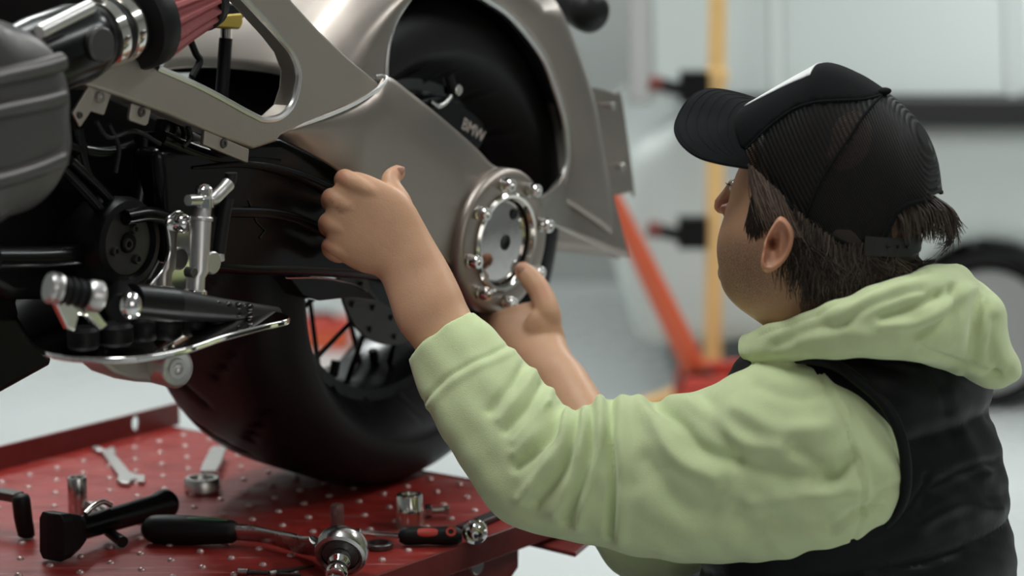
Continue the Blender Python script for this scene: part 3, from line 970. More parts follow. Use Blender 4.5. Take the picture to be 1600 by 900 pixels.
# ---------------------------------------------------------------- swingarm cover with the bolted hub flange
HUB = onn(790, 379, 0.215)
NH = nrm(N - Z * 0.06)
def build_cover():
    top = [(434, 207), (500, 183), (548, 163), (585, 140), (604, 121), (640, 146), (690, 186), (740, 230), (768, 258), (800, 268)]
    bot = [(436, 211), (480, 237), (520, 262), (562, 294), (600, 326), (635, 356), (668, 384), (695, 408), (714, 424), (722, 440)]
    n_ = 60
    T = catmull([np.array(p, float) for p in top], n_); Bt = catmull([np.array(p, float) for p in bot], n_)
    # straighten correspondences: rings run from top edge to bottom edge
    rings = []
    for i in range(n_):
        t = i / (n_ - 1)
        ring = []
        h = np.linalg.norm(T[i] - Bt[i])
        amp = 0.012 * min(1, h / 150) * (1 - 0.6 * t ** 3)
        for j in range(26):
            s = j / 25
            x, y = T[i] * (1 - s) + Bt[i] * s
            # section bulges outboard like a bent sheet, rolled over at the top edge
            k = 0.198 + amp * (1 - (1 - min(1, s / 0.42)) ** 2.4) - 0.012 * s * s
            ring.append(onn(x, y, k))
        rings.append(np.array(ring))
    V, Fc = loft(rings, caps=False, closed=False)
    cv = mk('swingarm_cover', (V, Fc), 'alu', BK, solid=0.005, soff=0, auto=180, label='satin aluminium swingarm cover plate held by both hands')
    # rolled edge of the mouth where it meets the frame casting
    mouth = catmull([(434, 207), (500, 185), (548, 165), (582, 145), (600, 130), (604, 123), (598, 119), (588, 120)], 40)
    K = [0.200 + 0.012 * math.sin(math.pi * i / 39) for i in range(40)]
    mk('mouth_edge', tube(np.array([onn(x, y, k) for (x, y), k in zip(mouth, K)]), 0.0026, 8), 'alu_bright', cv)
    # hub flange
    fl = mk('hub_flange', lathe([(0.050, -0.03), (0.092, -0.03), (0.098, -0.022), (0.098, -0.006), (0.094, -0.001), (0.090, 0.0), (0.068, 0.0), (0.066, -0.001), (0.066, -0.012), (0.05, -0.012), (0.05, -0.03)], HUB, NH, 72), 'alu', BK)
    ring = mk('hub_ring', lathe([(0.060, -0.006), (0.0655, -0.006), (0.067, 0.002), (0.064, 0.005), (0.060, 0.004), (0.058, -0.003), (0.060, -0.006)], HUB, NH, 72), 'chrome_warm', fl)
    cap = mk('hub_cap', lathe([(0.061, -0.010), (0.057, -0.006), (0.048, -0.0035), (0.036, -0.002), (0.022, -0.001), (0.0105, -0.0005), (0.0095, -0.004), (0.0095, -0.013), (0, -0.013)], HUB, NH, 72), 'chrome_dark', fl)
    mk('cap_hole', lathe([(0, 0), (.0085, 0), (.0095, .0008), (.0105, .0012), (.0105, 0)], HUB - NH * .0010, NH, 24), 'black_metal', cap)
    mk('cap_hole', lathe([(0, 0), (.006, 0), (.007, .001), (.0075, 0)], HUB + U * 0.018 + (Z + NH * 0.06) * 0.036 - NH * .0016, NH, 20), 'black_metal', cap)
    for x, y in ((785.3, 294.7), (824, 301.3), (844, 353.3), (833.3, 420), (796, 464), (756, 457.3), (740, 406.7), (750.7, 336)):
        p = onn(x, y, 0.219)
        d = p - HUB
        d -= NH * (d @ NH)
        p = HUB + nrm(d) * 0.081
        b = mk('flange_bolt', lathe([(0, 0), (.0085, 0), (.0095, .001), (.0095, .004), (.0082, .005), (.0082, .0055), (.0092, .0065), (.0094, .0145), (.0082, .017), (.0045, .017), (.004, .012), (0, .012)], p, NH, 18), 'chrome', fl)
    # dark bearing housing behind, toward the wheel
    mk('final_drive', lathe([(0, -.12), (.05, -.12), (.075, -.09), (.085, -.04), (.085, -.025), (0, -.025)], HUB, NH, 40), 'black_metal', BK)
build_cover()

# ---------------------------------------------------------------- black swingarm, gearbox, engine
def build_black():
    sw = [(246, 232), (330, 225), (440, 214), (530, 256), (608, 320), (700, 420), (730, 450), (690, 470), (640, 452), (600, 440), (560, 436), (450, 431), (400, 431), (330, 426), (260, 410)]
    mk('shaft_swingarm', plate(sw, 0.178, 0.045), 'black_gloss', BK, bevel=0.012, bseg=4, auto=35)
    # relief on the swingarm: long rib and a moulded triangle
    rib = catmull([(300, 262), (400, 258), (500, 290), (590, 350)], 20)
    mk('swingarm_rib', tube(np.array([onn(x, y, 0.178) for x, y in rib]), np.linspace(0.002, 0.012, 20), 10), 'black_gloss', BK)
    mk('swingarm_rib', tube(np.array([onn(x, y, 0.178) for x, y in [(388, 312), (400, 345), (414, 360), (405, 372)]]), 0.002, 8), 'black_gloss', BK)
    mk('swingarm_rib', tube(np.array([onn(x, y, 0.178) for x, y in catmull([(340, 330), (450, 338), (560, 390)], 12)]), 0.007, 10), 'black_gloss', BK)
    # thin bright lower lip over the wheel and black splash guard
    lipp = catmull([(447, 434), (500, 434), (545, 442), (575, 455)], 20)
    lip = mk('lower_guard', prism([onn(x, y, 0.150) for x, y in list(lipp) + [(590, 470), (545, 465), (500, 470), (474, 462), (455, 437)]], -N * .03), 'black_gloss', BK, bevel=.004)
    mk('guard_edge', tube(np.array([onn(x, y, 0.152) for x, y in lipp]), 0.0012, 6), 'chrome_warm', lip)
    # gearbox and engine block
    gb = [(60, 120), (140, 120), (260, 175), (330, 215), (440, 230), (330, 425), (240, 450), (170, 470), (60, 470), (20, 470), (-40, 440), (-60, 120)]
    mk('gearbox', plate(gb, 0.10, 0.20), 'black_metal', BK, bevel=0.015, bseg=3, auto=35)
    eng = [(-120, 330), (100, 330), (165, 400), (60, 455), (28, 470), (40, 520), (86, 560), (80, 572), (-10, 622), (-120, 650)]
    mk('engine_block', plate(eng, 0.06, 0.18), 'black_metal', BK, bevel=0.02, bseg=3, auto=35)
    up = [(-140, -60), (330, -60), (330, 30), (262, 62), (240, 105), (180, 90), (140, 125), (60, 330), (-140, 330)]
    mk('intake_block', plate(up, 0.06, 0.16), 'black_metal', BK, bevel=0.015, bseg=3, auto=35)
    # frame tubes in front of the gearbox
    for P, r, k in (([(262, 190), (250, 250), (240, 340)], .013, .15), ([(226, 205), (222, 280), (212, 345)], .012, .14), ([(96, 262), (150, 320), (182, 368)], .006, .17), ([(110, 252), (165, 305), (196, 345)], .006, .17), ([(120, 200), (130, 260), (150, 310)], .009, .13),
                    ([(-10, 405), (70, 404), (140, 398)], .014, .15), ([(250, 215), (330, 245), (430, 255)], .010, .17), ([(60, 215), (160, 240), (250, 215)], .008, .13), ([(275, 180), (290, 210), (275, 260)], .005, .17)):
        mk('frame_tube', tube(catmull([onn(x, y, k) for x, y in P], 12), r, 12), 'black_gloss', BK)
    # wires
    for P in ([(150, 190), (170, 215), (210, 205), (250, 225)], [(286, 230), (298, 215), (294, 195), (300, 182)], [(170, 195), (185, 230), (180, 270)]):
        mk('cable', tube(catmull([onn(x, y, .19) for x, y in P], 20), .0028, 8), 'black_rubber', BK)
    # pivot boss with screws
    pc = onn(203, 380, 0.185)
    pv = mk('pivot_cover', lathe([(0, -.05), (.050, -.05), (.052, -.01), (.048, 0.0), (.040, .002), (.037, -.004), (.012, -.004), (.011, -.001), (0, -.001)], pc, N, 48), 'black_metal', BK)
    pf = mk('pivot_face', lathe([(0, .0), (.036, .0), (.036, -.004)], pc - N * .0035, N, 40), 'dark_steel', pv)
    for x, y, r in ((212, 358, .0055), (182, 393, .0055), (216, 405, .006), (201, 382, .007)):
        p = onn(x, y, 0.186) ; p = p - N * ((p - pc) @ N + .003)
        mk('pivot_screw', lathe([(0, .001), (r * .5, .001), (r * .55, .005), (r * .85, .005), (r, .003), (r, 0)], p, N, 16), 'dark_steel', pv)
    mk('boss_block', plate([(168, 345), (255, 332), (268, 350), (262, 400), (240, 440), (215, 470), (165, 465), (150, 420), (150, 380)], .165, .08), 'black_gloss', BK, bevel=.01, bseg=3)
    mk('linkage_rod', tube(catmull([onn(x, y, .19) for x, y in [(196, 340), (232, 335), (268, 344)]], 10), .009, 12), 'black_gloss', BK)
    # caliper behind the cover, inside the fender
    ck = 0.135
    cal = mk('brake_caliper', plate(catmull([(640, 165), (690, 150), (716, 162), (742, 178), (758, 198), (756, 222), (735, 240), (690, 225), (645, 190)], 40, True), ck, .05), 'black_metal', BK, bevel=.006, bseg=3, auto=35)
    pipe = catmull([onn(x, y, ck + .006) for x, y in [(672, 158), (684, 166), (696, 160), (704, 150)]], 16)
    mk('banjo_pipe', tube(pipe, .0035, 10), 'steel', cal)
    mk('banjo_bolt', cyl(onn(707, 140, ck) - N * .01, onn(707, 140, ck) + N * .012, .0075, 12), 'chrome_warm', cal)
    mk('hose_union', tube(np.array([onn(700, 118, ck), onn(710, 148, ck + .004)]), .007, 12), 'black_rubber', cal)
    # lettering on the caliper
    cu = bpy.data.curves.new('lettering', 'FONT')
    cu.body = 'BMW'
    cu.size = 0.023
    cu.extrude = 0.0004
    cu.align_x = 'CENTER'; cu.align_y = 'CENTER'
    tmp = bpy.data.objects.new('tmp', cu); col.objects.link(tmp)
    dg = bpy.context.evaluated_depsgraph_get()
    me = bpy.data.meshes.new_from_object(tmp.evaluated_get(dg))
    n = len(me.vertices); V = np.zeros(n * 3); me.vertices.foreach_get('co', V); V = V.reshape(-1, 3)
    F2 = [tuple(p.vertices) for p in me.polygons]
    bpy.data.objects.remove(tmp)
    a0 = onn(724, 192, ck); a1 = onn(755, 213, ck)
    X = nrm(a1 - a0); Y = nrm(np.cross(N, X))
    c = onn(739, 204, ck) + N * .0006
    mk('lettering', (c + V[:, :1] * X * 1.0 + V[:, 1:2] * Y + V[:, 2:3] * N, F2), 'white_print', cal, smooth=False, fixn=False)
build_black()

# ---------------------------------------------------------------- engine top end, intake, filter
def build_engine():
    k = 0.30
    # ribbed cylinder-head cover, near the camera
    ol = [(-60, 20), (0, 26), (48, 42), (86, 74), (106, 130), (108, 190), (111, 240), (98, 285), (66, 325), (20, 346), (-60, 352)]
    C = np.mean([onn(x, y, k) for x, y in ol], axis=0)
    rings = []
    base = catmull([np.array(p, float) for p in ol], 64, True)
    cen = base.mean(0)
    for s, kk in ((0.80, 0.10), (1.0, 0.13), (1.0, 0.24), (0.985, 0.262), (0.93, 0.280), (0.80, 0.292), (0.5, 0.298), (0.05, 0.30)):
        rings.append(np.array([onn(*(cen + (p - cen) * s), 0.28) + N * (kk - 0.28) for p in base]))
    hc = mk('cylinder_head_cover', loft(rings), 'head_cover', BK, auto=60, label='grey ribbed cylinder head cover nearest the camera')
    for ya, yb in ((118, 96), (278, 246), (170, 150)):
        P = catmull([onn(x, y, 0.297) for x, y in [(-60, ya + 16), (10, ya), (60, (ya + yb) / 2), (96, yb)]], 20)
        mk('cover_rib', tube(P, 0.010, 10), 'head_cover', hc)
    mk('cover_bolt', cyl(onn(130, 68, 0.22), onn(130, 68, 0.22) + N * .03, .019, 20), 'dark_steel', BK)
    # throttle body: black barrel, silver clamps, rubber boot, red pleated filter
    a = onn(92, 78, 0.20); b = onn(272, 12, 0.20)
    ax = nrm(b - a); L = np.linalg.norm(b - a)
    mk('throttle_body', lathe([(0, -.09), (.040, -.09), (.044, -.05), (.044, .01), (.040, .03), (.034, .04), (0, .04)], a + ax * .015, ax, 40), 'black_gloss', BK)
    mk('fuel_rail', tube(np.array([onn(62, 50, .26), onn(142, 10, .26)]), .0075, 12), 'steel_satin', BK)
    mk('intake_hose', lathe([(.033, 0), (.0355, .008), (.0355, .06), (.033, .063)], a + ax * .045, ax, 40), 'black_rubber', BK)
    for h in (.058, .084):
        cl = mk('hose_clamp', lathe([(.0355, 0), (.0385, .001), (.039, .007), (.0385, .014), (.0355, .015)], a + ax * h, ax, 48), 'chrome_warm', BK)
        p = a + ax * (h + .009)
        d = nrm(np.cross(ax, N))
        mk('clamp_screw', cyl(p - d * .041 - N * .010, p - d * .041 + N * .012, .005, 10), 'steel', cl)
    fo = a + ax * .105
    fl = mk('air_filter', lathe([(0, 0), (.035, 0), (.051, .005), (.054, .010), (.054, .028), (.051, .032), (0, .032)], fo, ax, 56), 'black_rubber', BK, label='conical air filter with red pleats')
    V = []; Fc = []; seg = 72
    x = nrm(np.cross(ax, Z)); y = np.cross(ax, x)
    for h, r in ((.030, .050), (.08, .040), (.118, .034)):
        for j in range(seg):
            t = 2 * math.pi * j / seg
            rr = r * (1 + (0.06 if j % 4 < 2 else -0.11))
            V.append(fo + ax * h + rr * (math.cos(t) * x + math.sin(t) * y))
    for i in range(2):
        for j in range(seg):
            j2 = (j + 1) % seg
            Fc.append((i * seg + j, i * seg + j2, (i + 1) * seg + j2, (i + 1) * seg + j))
    mk('pleated_cone', (np.array(V), Fc), 'red_filter', fl, smooth=False)
    mk('end_cap', lathe([(0, .0), (.036, 0), (.038, .003), (.036, .014), (0, .017)], fo + ax * .116, ax, 48), 'black_rubber', fl)
    # yellow sensor with its hose
    sk = 0.06
    s = mk('fuel_sensor', plate([(330, 24), (380, 20), (381, 38), (376, 46), (332, 44)], sk, .03), 'yellow_zinc', BK, bevel=.003, label='small yellow-zinc sensor box with black hose')
    mk('sensor_plug', plate([(330, 2), (378, 6), (384, 20), (382, 30), (372, 24), (334, 24)], sk - .002, .026), 'black_rubber', s, bevel=.003)
    mk('hose_fitting', cyl(onn(353, 44, sk - .014), onn(353, 62, sk - .014), .007, 14), 'steel', s)
    mk('hose', tube(catmull([onn(x, y, sk - .014) for x, y in [(353, 60), (350, 100), (347, 150), (345, 195)]], 14), .0085, 12), 'black_rubber', s)
    mk('cable', tube(catmull([onn(x, y, sk) for x, y in [(296, 60), (306, 84), (312, 96), (300, 120)]], 14), .0045, 8), 'black_rubber', BK)
    # hidden frame spine that carries the head and tank mounts
    mk('top_tube', tube(np.array([B(-1.25, 0, .48), B(-.75, 0, .44), B(-.35, 0, .40)]), .022, 14), 'black_metal', BK)
build_engine()

# ---------------------------------------------------------------- footrest group
def build_foot():
    k = 0.27
    zf = onn(250, 520, k)[2]
    ol = catmull([(16, 470), (40, 458), (80, 452), (200, 462), (330, 470), (420, 484), (449, 492), (449, 499), (410, 508), (350, 524), (285, 545), (200, 558), (110, 556), (60, 542), (30, 505)], 90, True)
    fp = mk('foot_plate', prism([onz(x, y, zf) for x, y in ol], (0, 0, -.007)), 'chrome', BK, smooth=True, bevel=.002, bseg=3, auto=30, label='mirror-polished foot plate')
    # carrier below
    ca = [(152, 562), (262, 552), (262, 600), (215, 597), (180, 585)]
    car = mk('plate_carrier', plate(ca, k - .02, .04), 'alu_cast', BK, bevel=.005, bseg=3, auto=35)
    p = onn(276, 576, k + .008)
    d = nrm(N * .86 + np.array([0.0, -.25, 0]))
    mk('carrier_boss', lathe([(0, -.05), (.0205, -.05), (.022, -.046), (.022, 0), (.0195, .003), (.018, .001), (.012, .0), (.011, .003), (.007, .003), (.006, 0.0), (.003, -.002), (0, -.002)], p, d, 36), 'steel_satin', car)
    # heel guard: polished curved plate
    hg = catmull([(262, 348), (272, 332), (285, 330), (296, 345), (302, 372), (306, 400), (306, 470), (262, 470), (225, 462), (240, 440), (256, 420), (266, 390)], 60, True)
    hgo = mk('heel_guard', plate(hg, k - .035, .005), 'chrome', BK, smooth=True, bevel=.0015, auto=30, label='polished heel guard reflecting the sleeve')
    q = onn(279, 348, k - .035)
    mk('guard_bolt', lathe([(0, .016), (.006, .015), (.010, .011), (.0115, .005), (.0115, 0), (0, 0)], q, N, 24), 'chrome', hgo)
    # rear brake master cylinder
    kk = k - .01
    P = [(305, 460), (306, 432), (311, 424), (313, 345), (315, 338), (318, 322)]
    mc = mk('master_cylinder', tube(np.array([onn(x, y, kk) for x, y in P]), [.0105, .0105, .0108, .0125, .010, .009], 20), 'steel_satin', BK, label='slim alloy brake master cylinder')
    mk('cylinder_collar', cyl(onn(305, 462, kk), onn(305.5, 452, kk), .0135, 20), 'chrome_warm', mc)
    mk('cylinder_collar', cyl(onn(314, 345, kk), onn(314.5, 338, kk), .0135, 20), 'steel_satin', mc)
    mk('banjo_bolt', lathe([(0, .022), (.006, .021), (.0095, .017), (.0095, .012), (.0075, .010), (.011, .006), (.011, -.004), (0, -.004)], onn(319, 318, kk), Z, 20), 'chrome', mc)
    mk('bleed_arm', tube(np.array([onn(294, 313, kk), onn(316, 312, kk)]), [.0062, .0075], 14), 'steel', mc)
    mk('hose_fitting', tube(catmull([onn(x, y, kk) for x, y in [(322, 316), (332, 312), (345, 300), (357, 287)]], 12), [.005, .005, .005, .006, .007, .0075, .0075, .0075, .0075, .0075, .008, .008], 14), 'steel_satin', mc)
    mk('brake_hose', tube(catmull([onn(x, y, kk - .004) for x, y in [(357, 288), (360, 281), (361, 275), (361, 270)]], 12), .0072, 12), 'black_rubber', mc)
    mk('feed_hose', tube(catmull([onn(x, y, kk - .01) for x, y in [(355, 310), (348, 350), (342, 396)]], 12), .0075, 12), 'black_rubber', mc)
    mk('reservoir_port', merge(cyl(onn(326, 410, kk) - N * .008, onn(326, 410, kk) + N * .008, .013, 20), cyl(onn(342, 394, kk - .01), onn(343, 408, kk - .01), .0062, 12)), 'steel_satin', mc)
    mk('mount_screw', cyl(onn(296, 425, kk) - N * .004, onn(296, 425, kk) + N * .008, .006, 14), 'dark_steel', mc)
    # main peg: black barrel with knurled rubber and chrome end ball
    a = onn(205, 470, k + .02); b = onn(268, 476, k + .02); c = onn(430, 492, k + .0)
    mk('footpeg_barrel', tube(np.array([a, b]), .019, 20), 'black_metal', BK)
    rub = mk('footpeg_rubber', tube(catmull([b, onn(340, 484, k + .012), c], 20), np.linspace(.018, .010, 20), 20), 'black_rubber', BK)
    for i in range(7):
        x = 285 + i * 17
        for dy in (-9, 5):
            mk('peg_pad', ellipsoid(onn(x, 478 + i * 1.6 + dy * .8, k + .026 - i * .0015), U * .0085, N * .005, Z * .0048, 12, 8), 'black_gloss', rub)
    e2 = onn(204, 478, k + .045)
    mk('peg_end_ball', ellipsoid(e2, U * .0125, N * .012, Z * .0155, 24, 16), 'chrome', BK)
    mk('peg_joint', cyl(onn(188, 462, k), onn(190, 482, k + .03), .017, 20), 'black_metal', BK)
    # black pads on the plate
    for x, y, r in ((130, 528, .018), (180, 522, .02), (225, 514, .016), (262, 512, .016), (300, 506, .015), (338, 502, .013)):
        p = onz(x, y, zf)
        mk('plate_pad', lathe([(r, 0), (r, .008), (r * .8, .012), (0, .012)], p, Z, 20), 'black_rubber', fp)
    # gear toe peg
    a = onn(78, 449, k + .04); b = onn(150, 463, k + .06)
    ax = b - a
    tp = mk('toe_peg', tube(np.array([a + ax * t for t in np.linspace(.12, .9, 21)]), [.0150 if i % 4 < 2 else .0125 for i in range(21)], 20), 'black_rubber', BK)
    mk('toe_peg_end', lathe([(0, -.004), (.014, -.004), (.0165, 0), (.0165, .010), (.013, .013), (0, .013)], a + ax * .88, ax, 24), 'steel_satin', tp)
    mk('toe_peg_collar', lathe([(0, -.006), (.0145, -.006), (.0165, -.003), (.0165, .0), (.014, .002), (.0165, .004), (.0155, .008), (0, .008)], a + ax * .06, ax, 24), 'steel_satin', tp)
    arm = [onn(x, y, k + .03) for x, y in [(84, 468), (104, 463), (130, 490), (148, 478), (170, 508), (158, 516), (136, 494), (124, 492), (118, 518), (106, 514)]]
    mk('toe_lever', prism(arm, -N * .008), 'chrome_warm', BK, smooth=False, bevel=.002)
build_foot()

# ================================================================== the mechanic
HIP = at(1320, 1000, 2.95)
HIP[2] = 0.385
PS = empty('person', (HIP[0], HIP[1], 0), 'mechanic in lime hoodie, black vest and cap, seated, holding the cover with both hands', 'person')
FV = -N                      # facing the hub
LV = -U                      # his left, toward the camera
FH = nrm(np.array([-0.92, 0.39, 0.0]))   # where the head looks
LH = np.array([-0.39, -0.92, 0.0])

def pp(A, Bq, d, th, dA=0.0, dB=0.0):
    return (at(*A, d + dA), at(*Bq, d + dB), th)
def chain(pts, radii, n=18, seg=14):
    P = catmull([at(*p) for p in pts], n)
    r = np.interp(np.linspace(0, 1, n), np.linspace(0, 1, len(radii)), radii)
    # round tip
    V1 = tube(P, r, seg)
    tip = ellipsoid(P[-1], *(np.eye(3) * r[-1]), 14, 10)
    rt = ellipsoid(P[0], *(np.eye(3) * r[0]), 14, 10)
    return [V1, tip, rt]

def build_body():
    parts = []
    hd = 2.885; a_, b_ = 0.042, -0.042
    head = [((1290, 128), (1330, 132), .02), ((1225, 160), (1392, 178), .055), ((1176, 205), (1432, 230), .070), ((1150, 246), (1444, 275), .0745), ((1147, 282), (1447, 318), .0755),
            ((1143, 312), (1443, 345), .0755), ((1133, 345), (1432, 372), .074), ((1126, 368), (1422, 395), .0715), ((1124, 390), (1410, 415), .069), ((1127, 412), (1402, 435), .066), ((1129, 430), (1398, 452), .062),
            ((1136, 446), (1396, 470), .058), ((1166, 462), (1396, 488), .055), ((1202, 480), (1398, 506), .053), ((1226, 502), (1402, 526), .053), ((1234, 540), (1408, 558), .056), ((1250, 585), (1405, 598), .055)]
    pr = [pp(A, Bq, hd, th, a_, b_) for A, Bq, th in head]
    parts.append(pairloft(respline(pr, 60), 48, 2.25))
    # nose, brow ridge, lips
    nb = [at(1150, 280, 2.925), at(1139, 302, 2.935), at(1128, 320, 2.94)]
    parts.append(tube(catmull(nb, 10), np.linspace(.006, .0105, 10), 14))
    parts.append(ellipsoid(at(1130, 322, 2.94), FH * .011, LH * .012, Z * .0095))
    parts.append(ellipsoid(at(1136, 327, 2.918), FH * .009, LH * .008, Z * .007))
    parts.append(ellipsoid(at(1143, 362, 2.932), FH * .012, LH * .02, Z * .007))
    parts.append(ellipsoid(at(1142, 378, 2.932), FH * .012, LH * .019, Z * .007))
    parts.append(ellipsoid(at(1146, 425, 2.925), FH * .018, LH * .024, Z * .018))
    # torso under the clothes
    tor = [((1330, 575), .065, .08), ((1325, 615), .085, .13), ((1320, 690), .10, .155), ((1325, 800), .12, .165), ((1322, 900), .125, .165), ((1320, 1000), .13, .16), ((1320, 1100), .11, .15)]
    rings = []
    for (x, y), hf, hl in tor:
        c = at(x, y, 2.95)
        rings.append(np.array([c + FV * hf * math.cos(t) + LV * hl * math.sin(t) for t in np.linspace(0, 2 * math.pi, 40, endpoint=False)]))
    parts.append(loft(rings))
    # left arm to fist
    la = [pp((1320, 650), (1320, 770), 2.87, .045), pp((1150, 660), (1140, 780), 2.87, .05), pp((960, 680), (930, 800), 2.90, .05), pp((880, 660), (800, 770), 2.925, .045), pp((792, 572), (702, 632), 2.975, .034),
          pp((737, 491), (651, 549), 3.012, .0305), pp((717, 448), (623, 512), 3.025, .030), pp((698, 410), (606, 464), 3.04, .027), pp((677, 375), (592, 434), 3.048, .0245), pp((661, 346), (564, 425), 3.052, .0225),
          pp((645, 318), (534, 409), 3.055, .021), pp((624, 298), (515, 388), 3.057, .019), pp((594, 281), (508, 355), 3.06, .018), pp((562, 269), (510, 322), 3.063, .016), pp((542, 270), (518, 298), 3.065, .010)]
    parts.append(pairloft(respline(la, 80), 36, 2.3))
    # knuckles and fingers folded round the plate's lower edge
    for (x, y), r, far in (((538, 279), .0120, 3.105), ((518, 309), .0124, 3.105), ((513, 347), .0120, 3.105), ((517, 383), .0110, 3.10)):
        parts += chain([(x + 70, y + 36, 3.056), (x + 34, y + 17, 3.051), (x + 8, y + 4, 3.054), (x, y, 3.064), (x - 1, y + 8, 3.085), (x + 14, y + 16, far), (x + 44, y + 10, far + .02)], [.009, .0105, r, r, r * .92, r * .9, r * .8], 26)
    # left thumb
    parts += chain([(640, 350, 3.062), (626, 316, 3.066), (611, 290, 3.078), (612, 278, 3.088), (620.5, 270.5, 3.098)], [.012, .0135, .0118, .0118, .0102], 20, 18)
    # right arm
    ra = [pp((1200, 640), (1190, 760), 3.06, .05), pp((1080, 760), (1050, 870), 3.06, .05), pp((1010, 720), (930, 800), 3.10, .042), pp((936, 612), (868, 664), 3.2, .033), pp((915, 579), (845, 618), 3.24, .030),
          pp((893, 553), (818, 588), 3.27, .027), pp((882, 526), (792, 562), 3.30, .025), pp((874, 502), (772, 535), 3.32, .022), pp((862, 482), (762, 508), 3.335, .018), pp((845, 472), (766, 495), 3.345, .010)]
    parts.append(pairloft(respline(ra, 60), 32, 2.3))
    parts.append(ellipsoid(at(851, 526, 3.300), np.array([.026, 0, .006]), np.array([0, .018, 0]), np.array([-.010, 0, .038])))
    parts += chain([(862, 540, 3.305), (857, 492, 3.303), (845, 458, 3.318), (830, 436, 3.330), (817, 423, 3.338)], [.014, .0170, .0155, .0150, .0122], 20, 18)
    for (x, y), far in (((775, 500), 3.40), ((764, 512), 3.40), ((765, 526), 3.39), ((772, 540), 3.37)):
        parts += chain([(x + 40, y + 12, 3.325), (x + 8, y, 3.345), (x - 8, y - 4, 3.37), (x - 4, y - 18, far), (x + 12, y - 34, far + .02)], [.011, .0105, .010, .0095, .0085], 18)
    V, Fc, NN = remesh(merge(*parts), 0.0023, 4)
    # ear: relief of rim, bowl and lobe, standing off the head
    ec = np.array([1210.0, 385.0])
    out = catmull([np.array(p, float) for p in [(1207, 352), (1219, 338), (1232, 347), (1240, 366), (1236, 390), (1224, 411), (1206, 425), (1193, 424), (1189, 410), (1192, 392), (1196, 374)]], 56, True)
    EV = []; EF = []
    nr = 22
    for i in range(nr + 1):
        rho = i / nr
        for p in out:
            q = ec + (p - ec) * rho
            h = 0.012
            rim = 0.0085 * math.exp(-((rho - 0.84) / 0.13) ** 2)
            v = nrm(p - ec)
            frontness = max(0, -v[0])
            rim *= 1 - 0.65 * frontness * (1 if v[1] < 0.6 else 0.4)
            bowl = -0.010 * math.exp(-(((q[0] - 1208) / 9) ** 2 + ((q[1] - 379) / 13) ** 2))
            canal = -0.012 * math.exp(-(((q[0] - 1205) / 5) ** 2 + ((q[1] - 380) / 7) ** 2))
            anti = 0.0045 * math.exp(-(((q[0] - 1219) / 5) ** 2 + ((q[1] - 384) / 22) ** 2))
            trag = 0.005 * math.exp(-(((q[0] - 1196) / 4.5) ** 2 + ((q[1] - 384) / 7) ** 2))
            lobe = 0.004 * math.exp(-(((q[0] - 1203) / 11) ** 2 + ((q[1] - 413) / 10) ** 2))
            hh = h + rim + bowl + canal + anti + trag + lobe
            if rho > 0.93: hh *= 0.72
            tilt = (q[0] - 1195) / 45 * 0.010
            EV.append(at(q[0], q[1], 2.816 - hh - tilt))
    m_ = len(out)
    for p in out:
        EV.append(at(ec[0] + (p[0] - ec[0]) * 0.80, ec[1] + (p[1] - ec[1]) * 0.86, 2.83))
    for i in range(nr + 1):
        for j in range(m_):
            j2 = (j + 1) % m_
            EF.append((i * m_ + j, i * m_ + j2, (i + 1) * m_ + j2, (i + 1) * m_ + j))
    EV = np.array(EV)
    k0 = len(V)
    V = np.concatenate([V, EV]); Fc = Fc + [tuple(i + k0 for i in f) for f in EF]
    Q0 = topx(V)
    rimy = np.interp(Q0[:, 0], [1150, 1173, 1196, 1225, 1262, 1308, 1350, 1380, 1402, 1430, 1470], [258, 258, 282, 308, 342, 366, 380, 368, 330, 314, 312])
    cap_in = np.clip((rimy + 34 - Q0[:, 1]) / 40, 0, 1) * (Q0[:, 0] > 1140) * (Q0[:, 0] < 1500) * (np.arange(len(V)) < k0)
    hcn = at(1310, 300, 2.885)
    V = V + (hcn - V) * (0.12 * cap_in)[:, None] * np.array([.7, 1.25, 0.7])
    Q = topx(V)
    headm = (V[:, 2] > at(1200, 500, 2.88)[2]) & (Q[:, 0] > 1080) & (Q[:, 1] < 520)
    st = 1 / (1 + np.exp(-(Q[:, 1] - 372) / 9)) * 1 / (1 + np.exp((Q[:, 0] - 1192 - (Q[:, 1] - 380) * 0.30) / 8)) * (1 / (1 + np.exp((Q[:, 1] - 470) / 10)) * .85 + .15)
    st = np.where(headm, st, 0)
    st[k0:] = 0
    scalp = headm & (((cap_in > .3) & (Q[:, 0] > 1184)) | (Q[:, 0] > 1250) | ((Q[:, 0] > 1180) & (Q[:, 1] < rimy + 26)))
    scalp[k0:] = False
    st = np.where(scalp, 1.1, st)
    fl = np.zeros(len(V))
    for x, y, r, a in ((530, 278, 14, .5), (506, 309, 13, .55), (502, 347, 12, .55), (506, 385, 12, .5), (625, 268, 12, .45), (1126, 322, 12, .8), (812, 416, 12, .4), (846, 455, 14, .35)):
        fl = np.maximum(fl, a * np.exp(-((Q[:, 0] - x) ** 2 + (Q[:, 1] - y) ** 2) / r ** 2))
    fl[k0:] = 0.38
    for x, y, r in ((515, 312, 2.4), (519, 316, 2.2), (531, 331, 2.6), (527, 325, 1.8), (535, 332, 2.0), (548, 322, 1.8)):
        st = np.maximum(st, 0.75 * np.exp(-((Q[:, 0] - x) ** 2 + (Q[:, 1] - y) ** 2) / r ** 2))
    # small scabs on the back of the hand
    body = mk('body', (V, Fc), 'skin', PS, auto=180, attrs={'stubble': np.clip(st * .82, 0, 1), 'flush': fl}, fixn=True)
    # eye and lashes
    mk('eye', ellipsoid(at(1152, 293, 2.905), FH * .009, LH * .009, Z * .009), 'eye_white', body)
